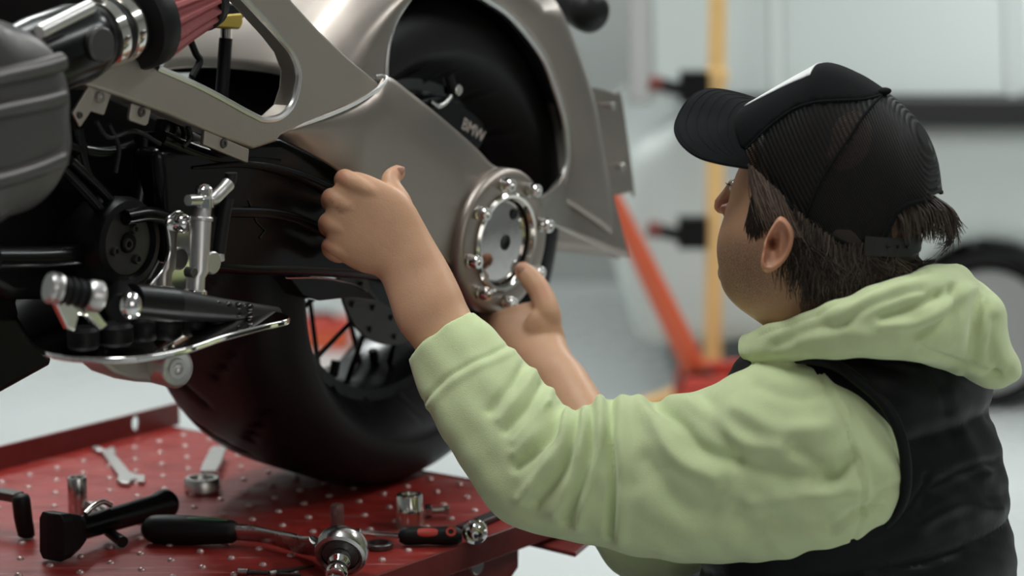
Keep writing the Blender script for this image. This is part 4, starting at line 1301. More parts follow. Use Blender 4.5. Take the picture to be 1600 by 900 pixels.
    for k in range(9):
        p = at(1143 + k * .35, 290 - k * .1, 2.90 + .004 * k)
        mk('eyelash', tube(np.array([p, p + FH * .004 + Z * .001, p + FH * .0075 + Z * (.0032 - .0004 * k)]), [.0005, .0004, .0002], 5), 'strap_olive', body)
    # nails
    def nail(c, nx, ny, nz):
        mk('fingernail', ellipsoid(c, nx, ny, nz, 16, 8), 'nail', body)
    vd = nrm(at(625, 268, 3.13) - CAMP)
    c = at(625.5, 267.5, 3.0885)
    nail(c, nrm(at(632, 262, 3.13) - at(620, 275, 3.13)) * .0068, nrm(at(634, 272, 3.13) - at(622, 262, 3.13)) * .0050, vd * .0022)
    c = at(813.5, 421, 3.3265)
    nail(c, nrm(at(806, 410, 3.3) - at(818, 428, 3.3)) * .0078, nrm(at(826, 415, 3.3) - at(808, 424, 3.3)) * .0058, vd * .0022)
    for x, y in ((514, 313), (531, 331), (548, 322), (515, 309), (534, 329)):
        # dried scratches
        pass
    return body
BODY = build_body()

# ---------------------------------------------------------------- folds pressed into cloth
def fold(V, NN, lines):
    Q = topx(V)
    view = V - CAMP
    view /= np.linalg.norm(view, axis=1, keepdims=True)
    facing = np.clip(-(NN * view).sum(1) * 3.0 + 0.6, 0, 1)
    d = np.zeros(len(V))
    for poly, wpx, amp in lines:
        if len(poly) > 2: poly = catmull([np.array(p, float) for p in poly], 5 * len(poly))
        dist = polydist(Q, poly)
        d += 1.3 * amp * np.exp(-(dist / wpx) ** 2)
    return V + NN * (d * facing)[:, None]

def build_hoodie():
    sl = [((738, 486), (641, 563), 3.01, .041), ((770, 515), (651, 597), 3.0, .046), ((803, 550), (664, 630), 2.985, .050), ((838, 582), (690, 682), 2.965, .056), ((866, 615), (722, 730), 2.945, .060), ((885, 636), (757, 781), 2.93, .064),
          ((912, 634), (803, 822), 2.915, .068), ((945, 622), (864, 837), 2.90, .072), ((990, 626), (932, 851), 2.89, .076), ((1050, 623), (1012, 868), 2.875, .080), ((1110, 602), (1092, 876), 2.86, .084), ((1175, 573), (1172, 877), 2.845, .088),
          ((1245, 565), (1245, 876), 2.83, .092), ((1310, 580), (1305, 864), 2.815, .092), ((1368, 627), (1362, 828), 2.81, .078), ((1402, 690), (1398, 785), 2.81, .05), ((1412, 728), (1410, 748), 2.81, .015)]
    near = pairloft(respline([pp(A, Bq, d, th) for A, Bq, d, th in sl], 90), 48, 2.25)
    # far sleeve, pushed up to the elbow
    fs = [((1230, 620), (1220, 800), 3.05, .07), ((1130, 700), (1090, 890), 3.05, .07), ((1050, 740), (985, 905), 3.06, .068), ((1000, 700), (930, 830), 3.10, .06), ((965, 660), (905, 740), 3.14, .05), ((950, 640), (885, 690), 3.17, .042)]
    far = pairloft(respline([pp(A, Bq, d, th) for A, Bq, d, th in fs], 40), 32, 2.2)
    # chest and belly under the vest
    tor = [((1330, 570), .08, .12), ((1320, 615), .11, .175), ((1318, 690), .125, .175), ((1320, 800), .13, .17), ((1322, 900), .135, .17), ((1322, 990), .135, .17)]
    rings = [np.array([at(x, y, 2.95) + FV * hf * math.cos(t) + LV * hl * math.sin(t) for t in np.linspace(0, 2 * math.pi, 40, endpoint=False)]) for (x, y), hf, hl in tor]
    trunk = loft(rings)
    # collar: a folded hood edge running round the neck
    ring = [((1184, 520), (1175, 566), 2.90, .020), ((1215, 505), (1203, 568), 2.85, .026), ((1260, 490), (1247, 564), 2.81, .030), ((1312, 466), (1302, 560), 2.785, .034), ((1370, 445), (1370, 560), 2.775, .038), ((1425, 431), (1435, 566), 2.79, .040),
            ((1462, 414), (1482, 578), 2.83, .036), ((1478, 412), (1520, 592), 2.88, .032), ((1478, 420), (1520, 596), 2.94, .030), ((1440, 445), (1470, 590), 3.00, .030), ((1380, 460), (1390, 590), 3.03, .028), ((1290, 490), (1290, 585), 3.03, .026), ((1220, 515), (1212, 575), 2.98, .022), ((1187, 521), (1178, 567), 2.93, .020), ((1184, 520), (1175, 566), 2.90, .020)]
    rg = [pp(A, Bq, d, th) for A, Bq, d, th in ring]
    collar = pairloft(respline(rg, 80), 24, 2.6)
    stack = [((1535, 444), (1502, 446), .045), ((1553, 456), (1484, 462), .066), ((1563, 475), (1466, 482), .078), ((1568, 505), (1450, 508), .082), ((1577, 535), (1444, 536), .080), ((1588, 562), (1452, 560), .074), ((1589, 582), (1490, 582), .060), ((1570, 600), (1528, 598), .035)]
    hood = [pairloft(respline([pp(A, Bq, 2.885, th) for A, Bq, th in stack], 40), 40, 2.7)]
    V, Fc, NN = remesh(merge(near, far, trunk, collar, *hood), 0.0036, 5)
    mm = 0.001
    L = [
        ([(664, 626), (688, 597), (733, 568), (792, 541)], 3.5, -2.2 * mm), ([(669, 636), (694, 607), (740, 578), (800, 551)], 6, 2.0 * mm),
        # ripples on the inner forearm
        ([(822, 566), (800, 600), (765, 640)], 8, -4.0 * mm), ([(836, 578), (815, 612), (780, 655)], 7, 3 * mm), ([(850, 596), (828, 632), (790, 672)], 7, -4.2 * mm), ([(862, 610), (842, 648), (805, 690)], 7, 3.4 * mm),
        # elbow
        ([(877, 638), (864, 667), (841, 700), (808, 728)], 9, -7.5 * mm), ([(853, 636), (838, 672), (806, 708)], 10, 4.0 * mm),
        ([(884, 640), (880, 690), (845, 741), (814, 779)], 11, 6.0 * mm), ([(901, 634), (896, 676), (878, 738), (838, 788)], 9, -7.0 * mm),
        ([(912, 640), (908, 690), (890, 750), (868, 800)], 10, 5.0 * mm), ([(921, 630), (925, 667), (918, 736), (886, 815)], 8, -6.5 * mm),
        ([(938, 626), (936, 695), (920, 750), (905, 820)], 10, 6.0 * mm), ([(954, 622), (954, 690), (957, 760), (953, 840)], 7, -9.0 * mm),
        ([(972, 628), (972, 690), (974, 760), (970, 840)], 12, 4.0 * mm),
        # upper arm
        ([(1000, 625), (1030, 672), (1062, 716), (1118, 748)], 14, 7.0 * mm), ([(1023, 630), (1064, 664), (1092, 700), (1146, 722)], 12, -7.5 * mm),
        ([(1046, 622), (1100, 640), (1160, 690), (1220, 700)], 14, 5.0 * mm), ([(1098, 618), (1144, 706), (1200, 736), (1290, 748)], 15, -6.0 * mm),
        ([(1150, 640), (1220, 672), (1290, 668)], 16, 5 * mm), ([(1240, 700), (1300, 742), (1330, 722)], 12, -5.0 * mm),
        ([(1180, 790), (1260, 772), (1340, 770)], 16, 4.5 * mm), ([(1150, 800), (1190, 812), (1290, 818)], 16, -4.5 * mm),
        ([(1010, 720), (1050, 780), (1110, 800)], 18, -4.5 * mm), ([(1000, 780), (1060, 830), (1140, 840)], 18, 3.5 * mm), ([(1180, 600), (1240, 620), (1290, 612)], 12, -3 * mm),
        # shoulder seam
        ([(1276, 578), (1312, 640), (1332, 700), (1346, 752), (1348, 808), (1332, 846)], 3.0, -2.6 * mm), ([(1284, 578), (1320, 640), (1340, 700), (1354, 752), (1356, 808)], 6, 1.5 * mm),
        ([(1322, 730), (1300, 752), (1270, 756)], 8, -3 * mm), ([(1300, 830), (1336, 800), (1380, 790)], 8, -3 * mm), ([(1352, 800), (1376, 770), (1400, 760)], 8, -3 * mm),
        # hood
        ([(1379, 497), (1420, 482), (1468, 459)], 8, -6.5 * mm), ([(1300, 494), (1360, 470), (1440, 440)], 14, 4 * mm), ([(1322, 505), (1350, 482), (1400, 462), (1440, 452)], 7, -4.0 * mm), ([(1378, 508), (1435, 504), (1480, 478), (1508, 452)], 10, 5.5 * mm),
        ([(1488, 452), (1492, 476), (1480, 500), (1440, 524)], 8, -5.5 * mm), ([(1556, 500), (1550, 548), (1562, 586)], 8, -4 * mm), ([(1500, 520), (1510, 470), (1522, 452)], 10, 3.5 * mm), ([(1520, 560), (1525, 500), (1536, 462)], 9, -3.5 * mm),
        ([(1250, 530), (1320, 520), (1400, 530)], 12, 3.5 * mm), ([(1210, 540), (1270, 516), (1310, 510)], 9, -3.5 * mm), ([(1440, 548), (1490, 566), (1560, 590)], 7, -5.0 * mm), ([(1505, 590), (1540, 594), (1578, 584)], 6, -4 * mm),
        ([(1186, 524), (1230, 508), (1290, 486), (1372, 452), (1450, 426)], 3, -2 * mm),
    ]
    V = fold(V, NN, L)
    # light all-over unevenness of the fleece
    w = 0.0012 * (np.sin(V[:, 0] * 61 + 1.3 * np.sin(V[:, 2] * 47)) * np.sin(V[:, 2] * 73 + V[:, 1] * 39) + 0.6 * np.sin(V[:, 0] * 131 + V[:, 2] * 113))
    V = V + NN * w[:, None]
    mk('hoodie', (V, Fc), 'hoodie_cloth', PS, auto=180, label='pale lime hooded sweatshirt')
build_hoodie()

def build_vest():
    sec = [((1364, 498), .08, .12), ((1362, 515), .105, .150), ((1356, 545), .125, .178), ((1345, 595), .135, .20), ((1328, 660), .145, .213), ((1334, 740), .158, .208), ((1340, 820), .168, .205), ((1338, 900), .172, .208), ((1333, 960), .172, .215), ((1326, 1060), .170, .22), ((1324, 1105), .160, .21), ((1324, 1110), .15, .20)]
    seg = 96
    P = catmull([np.array([*at(x, y, 2.955)]) for (x, y), _, _ in sec], 70)
    H = catmull([np.array([a, b, 0]) for _, a, b in sec], 70)
    rings = []
    for c, h in zip(P, H):
        r = []
        for k in range(seg):
            t = 2 * math.pi * k / seg
            co, si = math.cos(t), math.sin(t)
            r.append(c + FV * h[0] * math.copysign(abs(co) ** .88, co) + LV * h[1] * math.copysign(abs(si) ** .88, si))
        rings.append(np.array(r))
    V, Fc = loft(rings)
    V, Fc, NN = remesh((V, Fc), 0.005, 3)
    mm = .001
    # quilted puffs: seams run round the body, higher at the back
    back = -(V - P.mean(0)) @ FV
    zz = V[:, 2] - 0.18 * back
    z0 = at(1480, 695, 2.8)[2] - 0.18 * 0.1
    ph = (zz - z0) / 0.135
    V = V + NN * ((0.010 * np.sqrt(np.abs(np.sin(ph * math.pi)) + .001)) - 0.007)[:, None]
    V = fold(V, NN, [([(1430, 560), (1470, 600), (1480, 640)], 10, -4 * mm), ([(1440, 820), (1500, 790), (1560, 800)], 12, 4 * mm), ([(1420, 800), (1440, 770), (1450, 745)], 6, -3 * mm), ([(1480, 620), (1500, 680), (1540, 740)], 14, 4 * mm),
                     ([(1340, 560), (1400, 575), (1440, 585)], 8, -3 * mm), ([(1460, 760), (1520, 730), (1560, 720)], 9, -3.5 * mm), ([(1380, 890), (1440, 880), (1500, 862)], 5, -3 * mm), ([(1552, 650), (1562, 640)], 10, -5 * mm)])
    w = 0.0012 * np.sin(V[:, 0] * 90 + 2 * np.sin(V[:, 2] * 60)) * np.sin(V[:, 2] * 120 + V[:, 1] * 70)
    V = V + NN * w[:, None]
    vest = mk('vest', (V, Fc), 'vest_black', PS, auto=180, label='black quilted body warmer')
    # bound armhole edge
    arm = catmull([np.array(p, float) for p in [(1208, 561), (1256, 560), (1302, 569), (1342, 595), (1384, 634), (1408, 684), (1416, 738), (1410, 784), (1388, 816), (1358, 840), (1310, 866), (1262, 880), (1215, 886)]], 60)
    dp = catmull([np.array([d, 0, 0]) for d in (2.88, 2.80, 2.78, 2.76, 2.752, 2.75, 2.752, 2.756, 2.764, 2.772, 2.782, 2.80, 2.82)], 60)[:, 0]
    mk('armhole_edge', tube(np.array([at(x, y, d) for (x, y), d in zip(arm, dp)]), .0065, 10), 'vest_black', vest)
build_vest()

# ---------------------------------------------------------------- cap
def build_cap():
    ns, nt_ = 56, 48
    M = catmull([np.array(p, float) for p in [(1180, 162), (1218, 137), (1262, 111), (1292, 99), (1340, 117), (1380, 143), (1412, 170), (1438, 202), (1456, 247), (1464, 304)]], ns)
    Nn = catmull([np.array(p, float) for p in [(1173, 260), (1196, 286), (1225, 313), (1262, 348), (1308, 374), (1350, 388), (1380, 372), (1402, 332), (1428, 316), (1458, 313)]], ns)
    w = catmull([np.array([q, 0, 0]) for q in (.072, .079, .084, .087, .087, .085, .079, .070, .054, .026)], ns)[:, 0]
    G = np.zeros((ns, nt_ + 1, 3))
    for i in range(ns):
        s = i / (ns - 1)
        ym = 2.93 - 0.09 * s
        m3 = at(*M[i], ym)
        n3 = at(*Nn[i], ym - 0.92 * w[i])
        cc = n3 - LH * w[i]
        for j in range(nt_ + 1):
            t = math.pi * j / nt_
            c, si = math.cos(t), math.sin(t)
            e = 0.86
            p = cc + (LH * w[i]) * math.copysign(abs(c) ** e, c) + (m3 - cc) * si ** e
            if s < .25:
                p = p + FH * 0.012 * abs(math.sin(2 * t)) * (1 - s / .25)
            G[i, j] = p
    V = G.reshape(-1, 3)
    idx = lambda i, j: i * (nt_ + 1) + j
    Qm = topx(V).reshape(ns, nt_ + 1, 2)
    seam1 = [(1166, 232), (1190, 208), (1211, 190), (1239, 171), (1271, 160), (1310, 157), (1350, 155), (1378, 148)]
    seam2 = [(1380, 146), (1352, 178), (1332, 208), (1310, 240), (1289, 272), (1272, 305), (1258, 345)]
    def above1(q):
        xs = [p[0] for p in seam1]; ys = [p[1] for p in seam1]
        return q[1] < np.interp(q[0], xs, ys) and q[0] < 1380
    def left2(q):
        ys = [p[1] for p in seam2]; xs = [p[0] for p in seam2]
        return q[0] < np.interp(q[1], ys, xs) if q[1] > 146 else q[0] < 1380
    groups = {}
    for i in range(ns - 1):
        for j in range(nt_):
            jj = j if j < nt_ / 2 else nt_ - 1 - j
            q = (Qm[i, jj] + Qm[i + 1, jj] + Qm[i, jj + 1] + Qm[i + 1, jj + 1]) / 4
            side = 'n' if j < nt_ / 2 else 'f'
            key = 'front' if above1(q) else (('a' if left2(q) else 'b') + side)
            groups.setdefault(key, []).append((idx(i, j), idx(i, j + 1), idx(i + 1, j + 1), idx(i + 1, j)))
    dirn = nrm(np.array([150.0, 260.0])); per = np.array([-dirn[1], dirn[0]])
    # mesh weave coordinates in the cap's own side plane
    lx = (V - V.mean(0)) @ -FH; lz = (V - V.mean(0)) @ Z
    uvs = np.stack([(lx * dirn[1] + lz * dirn[0]) * 4.5, (lx * dirn[0] - lz * dirn[1]) * 4.5], 1)
    cap = None
    def sub(faces):
        ids = sorted(set(k for f in faces for k in f)); mp = {k: n for n, k in enumerate(ids)}
        return V[ids], [tuple(mp[k] for k in f) for f in faces], uvs[ids]
    v, f, u_ = sub(groups['front'])
    cap = mk('cap', (v, f), 'cap_twill', PS, auto=180, solid=.0018, soff=0, fixn=False, label='black trucker cap with mesh back and white front patch')
    for key in ('an', 'bn', 'af', 'bf'):
        if key in groups:
            v, f, u_ = sub(groups[key])
            mk('mesh_panel', (v, f), 'cap_mesh', cap, auto=180, uv=u_ * (1.0 if key[0] == 'a' else 2.1), fixn=False)
    near = V.reshape(ns, nt_ + 1, 3)[:, :nt_ // 2 + 1].reshape(-1, 3)
    Qn = topx(near)
    def on_cap(px, lift=.0008):
        out = []
        for x, y in catmull([np.array(p, float) for p in px], 40):
            d = np.linalg.norm(Qn - (x, y), axis=1)
            k = np.argsort(d)[:4]
            wt = 1 / (d[k] + .5)
            Y = (near[k, 1] * wt).sum() / wt.sum()
            out.append(at(x, y, Y - lift))
        return np.array(out)
    for sm in (seam1, seam2):
        mk('seam', tube(on_cap(sm, .001), .0016, 8), 'cap_twill', cap)
    rim = np.array([G[i, 0] for i in range(ns - 3)])
    mk('sweatband_edge', tube(rim, .0030, 8), 'cap_twill', cap)
    rim2 = np.array([G[i, nt_] for i in range(ns - 3)])
    mk('sweatband_edge', tube(rim2, .0030, 8), 'cap_twill', cap)
    bt = at(1381, 143, 2.872)
    mk('top_button', ellipsoid(bt, FH * .0085, LH * .0085, nrm(np.array([.25, 0, 1])) * .0048), 'cap_twill', cap)
    # white patch across the front
    pv = []; pf = []
    rows = list(range(1, 17)); cols = [j for j in range(nt_ + 1) if 18 <= j <= 30]
    for i in rows:
        for j in cols:
            nrmv = nrm(G[i, j] - (G[i, 0] + G[i, nt_]) / 2)
            pv.append(G[i, j] + nrmv * .0022)
    for a in range(len(rows) - 1):
        for b in range(len(cols) - 1):
            pf.append((a * len(cols) + b, a * len(cols) + b + 1, (a + 1) * len(cols) + b + 1, (a + 1) * len(cols) + b))
    mk('front_patch', (np.array(pv), pf), 'cap_white', cap, auto=180, solid=.001, label='white patch on the cap front')
    # brim
    J = np.array([G[0, j] for j in range(nt_ + 1)])
    opx = [(1173, 262), (1129, 255), (1093, 245), (1068, 227), (1056, 204), (1061, 182), (1076, 158), (1097, 143), (1122, 141), (1157, 148), (1184, 157)]
    od = (2.852, 2.855, 2.868, 2.89, 2.922, 2.95, 2.968, 2.982, 2.99, 2.995, 2.995)
    O = catmull([at(x, y, d) for (x, y), d in zip(opx, od)], nt_ + 1)
    bi = catmull([at(x, y, d) for (x, y), d in zip([(1175, 262), (1167, 242), (1163, 215), (1165, 192), (1173, 174), (1186, 160)], (2.853, 2.862, 2.885, 2.915, 2.945, 2.99))], nt_ + 1)
    bv = []; bf = []
    nb = 14
    for i in range(nb + 1):
        t = i / nb
        for j in range(nt_ + 1):
            p = bi[j] * (1 - t) + O[j] * t + Z * 0.006 * math.sin(math.pi * t) * math.sin(math.pi * j / nt_)
            bv.append(p)
    m_ = nt_ + 1
    for i in range(nb):
        for j in range(nt_):
            bf.append((i * m_ + j, i * m_ + j + 1, (i + 1) * m_ + j + 1, (i + 1) * m_ + j))
    brim = mk('brim', (np.array(bv), bf), 'cap_twill', cap, auto=180, solid=.004, soff=0)
    mk('brim_edge', tube(O, .0024, 8), 'cap_twill', brim)
    for t in (.25, .4, .55, .7, .85):
        mk('brim_stitch', tube(np.array([bi[j] * (1 - t) + O[j] * t + Z * (0.0085 * math.sin(math.pi * t) * math.sin(math.pi * j / nt_) + .0) + Z * .0016 for j in range(3, nt_ - 2)]), .00025, 5), 'cap_twill', brim)
    # back strap
    st = catmull([at(x, y, d) for x, y, d in [(1352, 384, 2.79), (1385, 386, 2.792), (1415, 386, 2.81), (1436, 380, 2.84), (1440, 374, 2.88)]], 24)
    rings = [np.array([p + Z * .0105 - LH * .001, p + Z * .0105 + LH * .001, p - Z * .0105 + LH * .001, p - Z * .0105 - LH * .001]) for p in st]
    mk('back_strap', loft(rings), 'strap_olive', cap, smooth=False)
    for x in (1388, 1403, 1418):
        mk('strap_snap', ellipsoid(at(x, 386, 2.790 + (x - 1388) * .0006), np.array([.002, 0, 0]), np.array([0, .0015, 0]), np.array([0, 0, .002]), 10, 6), 'black_gloss', cap)
    return G
CAPG = build_cap()

# ---------------------------------------------------------------- hair
def build_hair():
    parts = []; tone = []
    def add(VF, t):
        parts.append(VF)
        tone.append(np.full(len(VF[0]), t) if np.isscalar(t) else t)
    # hair mass under the cap and down the nape
    G = CAPG
    c = G.reshape(-1, 3).mean(0)
    ns, m_, _ = G.shape
    g = G[6:-1]
    V = c + (g.reshape(-1, 3) - c) * 0.955 - Z * .001
    Fc = [(i * m_ + j, i * m_ + j + 1, (i + 1) * m_ + j + 1, (i + 1) * m_ + j) for i in range(len(g) - 1) for j in range(m_ - 1)]
    add((V, Fc), .25)
    nape = [((1225, 300), (1430, 305), .055), ((1230, 325), (1432, 335), .0735), ((1244, 350), (1436, 368), .0785), ((1250, 380), (1432, 400), .078), ((1258, 410), (1432, 430), .074), ((1270, 440), (1438, 452), .069), ((1285, 462), (1440, 462), .062), ((1300, 478), (1420, 470), .05)]
    add(pairloft(respline([pp(A, Bq, 2.885 , th, .02, -.03) for A, Bq, th in nape], 30), 40, 2.2), .08)
    def near_depth(x, y):
        # rough near surface of the head
        cx, cy = 1292, 320
        q = min(0.98, ((x - cx) / 165) ** 2)
        return 2.885 - 0.0795 * math.sqrt(1 - q) - 0.0 + (1292 - x) / 165 * 0.03
    R = random.Random(3)
    def strand(px, d0, d1, r=.0006, t=.3, n=9):
        P = catmull([np.array(p, float) for p in px], n)
        pts = []
        for k, (x, y) in enumerate(P):
            s = k / (n - 1)
            pts.append(at(x, y, near_depth(x, y) - (d0 + (d1 - d0) * s)))
        rad = np.array([r * (1 - .75 * (k / (n - 1)) ** 2) for k in range(n)])
        add(tube(np.array(pts), rad, 4, False), t)
    # band of hair coming out from under the cap's edge
    S = []
    for i in range(2, 34):
        r = G[i, 0]
        S.append(np.array([r - LH * .006 + Z * .004, r + LH * .0005 - Z * .002, r + LH * .0012 - Z * .012, r - LH * .003 - Z * .024]))
    add(loft(S, caps=False, closed=False), .12)
    for k in range(900):
        q = R.random() * 31 + 2
        i = int(q); r = G[i, 0] * (1 - q + i) + G[i + 1, 0] * (q - i)
        dn = nrm(-Z + FH * R.uniform(-.9, .1))
        ln = .018 + .022 * R.random()
        P = np.array([r + Z * .002 - LH * .001, r + LH * (.0012 + .002 * R.random()) + dn * ln * .35, r + LH * (.0015 + .003 * R.random()) + dn * ln * .7, r + LH * .001 + nrm(dn - FH * .25) * ln])
        add(tube(catmull(P, 7), np.linspace(.0008, .0003, 7), 4, False), R.choice([.1, .2, .4, .7, .95]) if i < 16 else R.choice([0, .05, .15, .3]))
    # temple, brushed down and back over the ear
    for k in range(420):
        u = R.random(); v = R.random()
        x0 = 1170 + 52 * u + R.uniform(-2, 2); y0 = 258 + 50 * u + R.uniform(-4, 6)
        x1 = x0 + 14 + 20 * v + R.uniform(-6, 6); y1 = min(y0 + 60 + 40 * R.random(), 372)
        bend = R.uniform(-8, 4)
        strand([(x0, y0), (x0 * .6 + x1 * .4 + bend, y0 * .6 + y1 * .4), (x0 * .2 + x1 * .8 + bend * .6, y0 * .2 + y1 * .8), (x1, y1)], .003, .004 + .005 * R.random(), .00075, R.choice([.15, .3, .5, .8, 1.0]))
    # dark sideburn
    for k in range(520):
        u = R.random()
        x0 = 1166 + 22 * R.random() + (1 - u) * 10; y0 = 300 + u * 46
        x1 = x0 - 2 + R.uniform(-5, 5); y1 = y0 + 22 + 16 * R.random()
        y1 = min(y1, 382 - abs(x1 - 1172) * .5)
        strand([(x0, y0), ((x0 + x1) / 2 + R.uniform(-2, 2), (y0 + y1) / 2), (x1, y1)], .0015, .0025 + .003 * R.random(), .0009, R.choice([0, 0, .05, .1]), 6)
    # behind the ear down to the collar
    for k in range(900):
        u = R.random()
        x0 = 1225 + 176 * u; y0 = min(384, 318 + 66 * min(1, u * 2.0)) + R.uniform(-6, 34)
        ln = 60 + 55 * R.random()
        x1 = x0 + R.uniform(-16, 34) - 8 * (u < .3); y1 = min(y0 + ln, 482 - 58 * max(0, (x0 - 1280)) / 150 + R.uniform(-12, 4))
        cu = R.uniform(-12, 12)
        strand([(x0, y0), (x0 + cu * .6, y0 * .6 + y1 * .4), (x1 - cu * .4, y0 * .25 + y1 * .75), (x1, y1)], .001, .004 + .008 * R.random(), .0008, R.choice([0, .05, .1, .2, .35, .6]) * (1.0 if u < .5 else .7))
    # loose curl beside the ear
    for k in range(8):
        o = R.uniform(-3, 3)
        strand([(1262 + o, 400), (1257 + o, 425), (1256 + o, 445), (1263 + o, 462), (1280 + o, 474)], .006, .010, .0006, .1, 14)
    # tuft pulled through the cap's back opening
    for k in range(620):
        u = R.random()
        x0 = 1398 + 62 * u; y0 = 334 - 14 * math.sin(u * 2.2) + R.uniform(-6, 3)
        x1 = x0 + 12 + 30 * u * (.4 + .9 * R.random()) + R.uniform(-6, 6); y1 = y0 + 20 + 34 * R.random() + 10 * u
        xm = x0 + 8 + 28 * u
        d0 = 2.80 + .05 * u + R.uniform(0, .05)
        P = catmull([at(x0, y0 - 10, d0), at(xm * .7 + x0 * .3, y0 + 6, d0 - .01), at(xm, y0 * .5 + y1 * .5, d0 - .012), at(x1, y1, d0 - .008)], 9)
        add(tube(P, np.linspace(.0011, .0003, 9), 4, False), R.choice([.05, .1, .25, .5, .7]))
    for k in range(30):
        P = catmull([at(1450 + R.uniform(-15, 5), 330, 2.85), at(1478 + R.uniform(-4, 4), 345, 2.85), at(1484 + R.uniform(-6, 8), 375 + R.uniform(-8, 10), 2.85), at(1474 + R.uniform(-16, 16), 392 + R.uniform(-14, 10), 2.85)], 12)
        add(tube(P, np.linspace(.0007, .0002, 12), 4, False), .1)
    # lower tuft curling over the collar
    for k in range(220):
        u = R.random()
        x0 = 1380 + 50 * u; y0 = 402 + R.uniform(-10, 16)
        x1 = min(1462, x0 + 22 + 24 * R.random()); y1 = 424 - 10 * u + R.uniform(-12, 6)
        d0 = 2.81 + .05 * u
        P = catmull([at(x0, y0, d0), at((x0 + x1) / 2, max(y0, y1) + 6, d0), at(x1, y1, d0)], 8)
        add(tube(P, np.linspace(.0012, .0003, 8), 4, False), R.choice([0, .05, .1, .3]))
    V, Fc = merge(*parts)
    o = mk('hair', (V, Fc), 'hair', PS, auto=180, attrs={'tone': np.concatenate(tone)}, fixn=False, label='dark brown hair greying at the temple')
build_hair()

# ---------------------------------------------------------------- trousers, shoes, stool
def build_legs():
    parts = []
    for s, kx in ((1, .36), (-1, .33)):
        hip = HIP + LV * s * .095 + Z * .02
        knee = hip + FV * kx + LV * s * .14 + Z * (.02)
        ank = knee - FV * .05 + LV * s * .02; ank[2] = .12
        parts.append(tube(catmull([hip - FV * .08, hip, (hip + knee) / 2, knee, knee * .9 + ank * .1, (knee + ank) / 2, ank], 40), np.interp(np.linspace(0, 1, 40), [0, .2, .5, .62, .8, 1], [.09, .105, .085, .07, .062, .058]), 24))
        sp = [(-.09, .035, .05), (-.06, .042, .085), (0, .045, .10), (.06, .045, .075), (.13, .045, .055), (.175, .03, .035)]
        rings = []
        for f_, w_, h_ in sp:
            c = np.array([ank[0], ank[1], 0]) + FV * f_
            rings.append(np.array([c + LV * w_ * math.cos(t) + Z * (h_ / 2 + h_ / 2 * math.sin(t)) for t in np.linspace(0, 2 * math.pi, 20, endpoint=False)]))
        sh = mk('shoe', loft(rings), 'shoe_black', PS)
    parts.append(ellipsoid(HIP, FV * .15, LV * .19, Z * .12))
    V, Fc, NN = remesh(merge(*parts), .007, 4)
    mk('trousers', (V, Fc), 'trouser', PS, auto=180)
    e = empty('stool', (HIP[0], HIP[1], 0), 'low round black workshop stool under the mechanic', 'stool')
    zt = HIP[2] - .115
    mk('seat', lathe([(0, -.05), (.16, -.05), (.175, -.04), (.18, -.02), (.17, 0), (.15, .004), (0, .004)], (HIP[0], HIP[1], zt), Z, 48), 'stool_seat', e)
    mk('column', cyl((HIP[0], HIP[1], .08), (HIP[0], HIP[1], zt - .04), .025, 20), 'steel', e)
    for k in range(5):
        a = 2 * math.pi * k / 5 + .3
        d = np.array([math.cos(a), math.sin(a), 0])
        c = np.array([HIP[0], HIP[1], .09])
        lg = mk('leg', tube(np.array([c, c + d * .13 - Z * .005, c + d * .22 - Z * .03]), [.018, .016, .013], 12), 'dark_steel', e)
        mk('caster', cyl(c + d * .22 + np.cross(d, Z) * .012 - Z * .063, c + d * .22 - np.cross(d, Z) * .012 - Z * .063, .027, 16), 'black_rubber', lg)
build_legs()

# ================================================================== tools on the lift
def tool(name, label, cat, px, group=None):
    return empty(name, onz(*px, ZT), label, cat, group)
def T(x, y, h=0.0):
    return onz(x, y, ZT + h)
def outline(pxs, h0, th, n=0):
    P = catmull([np.array(p, float) for p in pxs], n, True) if n else pxs
    return prism([onz(x, y, ZT + h0 + th) for x, y in P], (0, 0, -th))

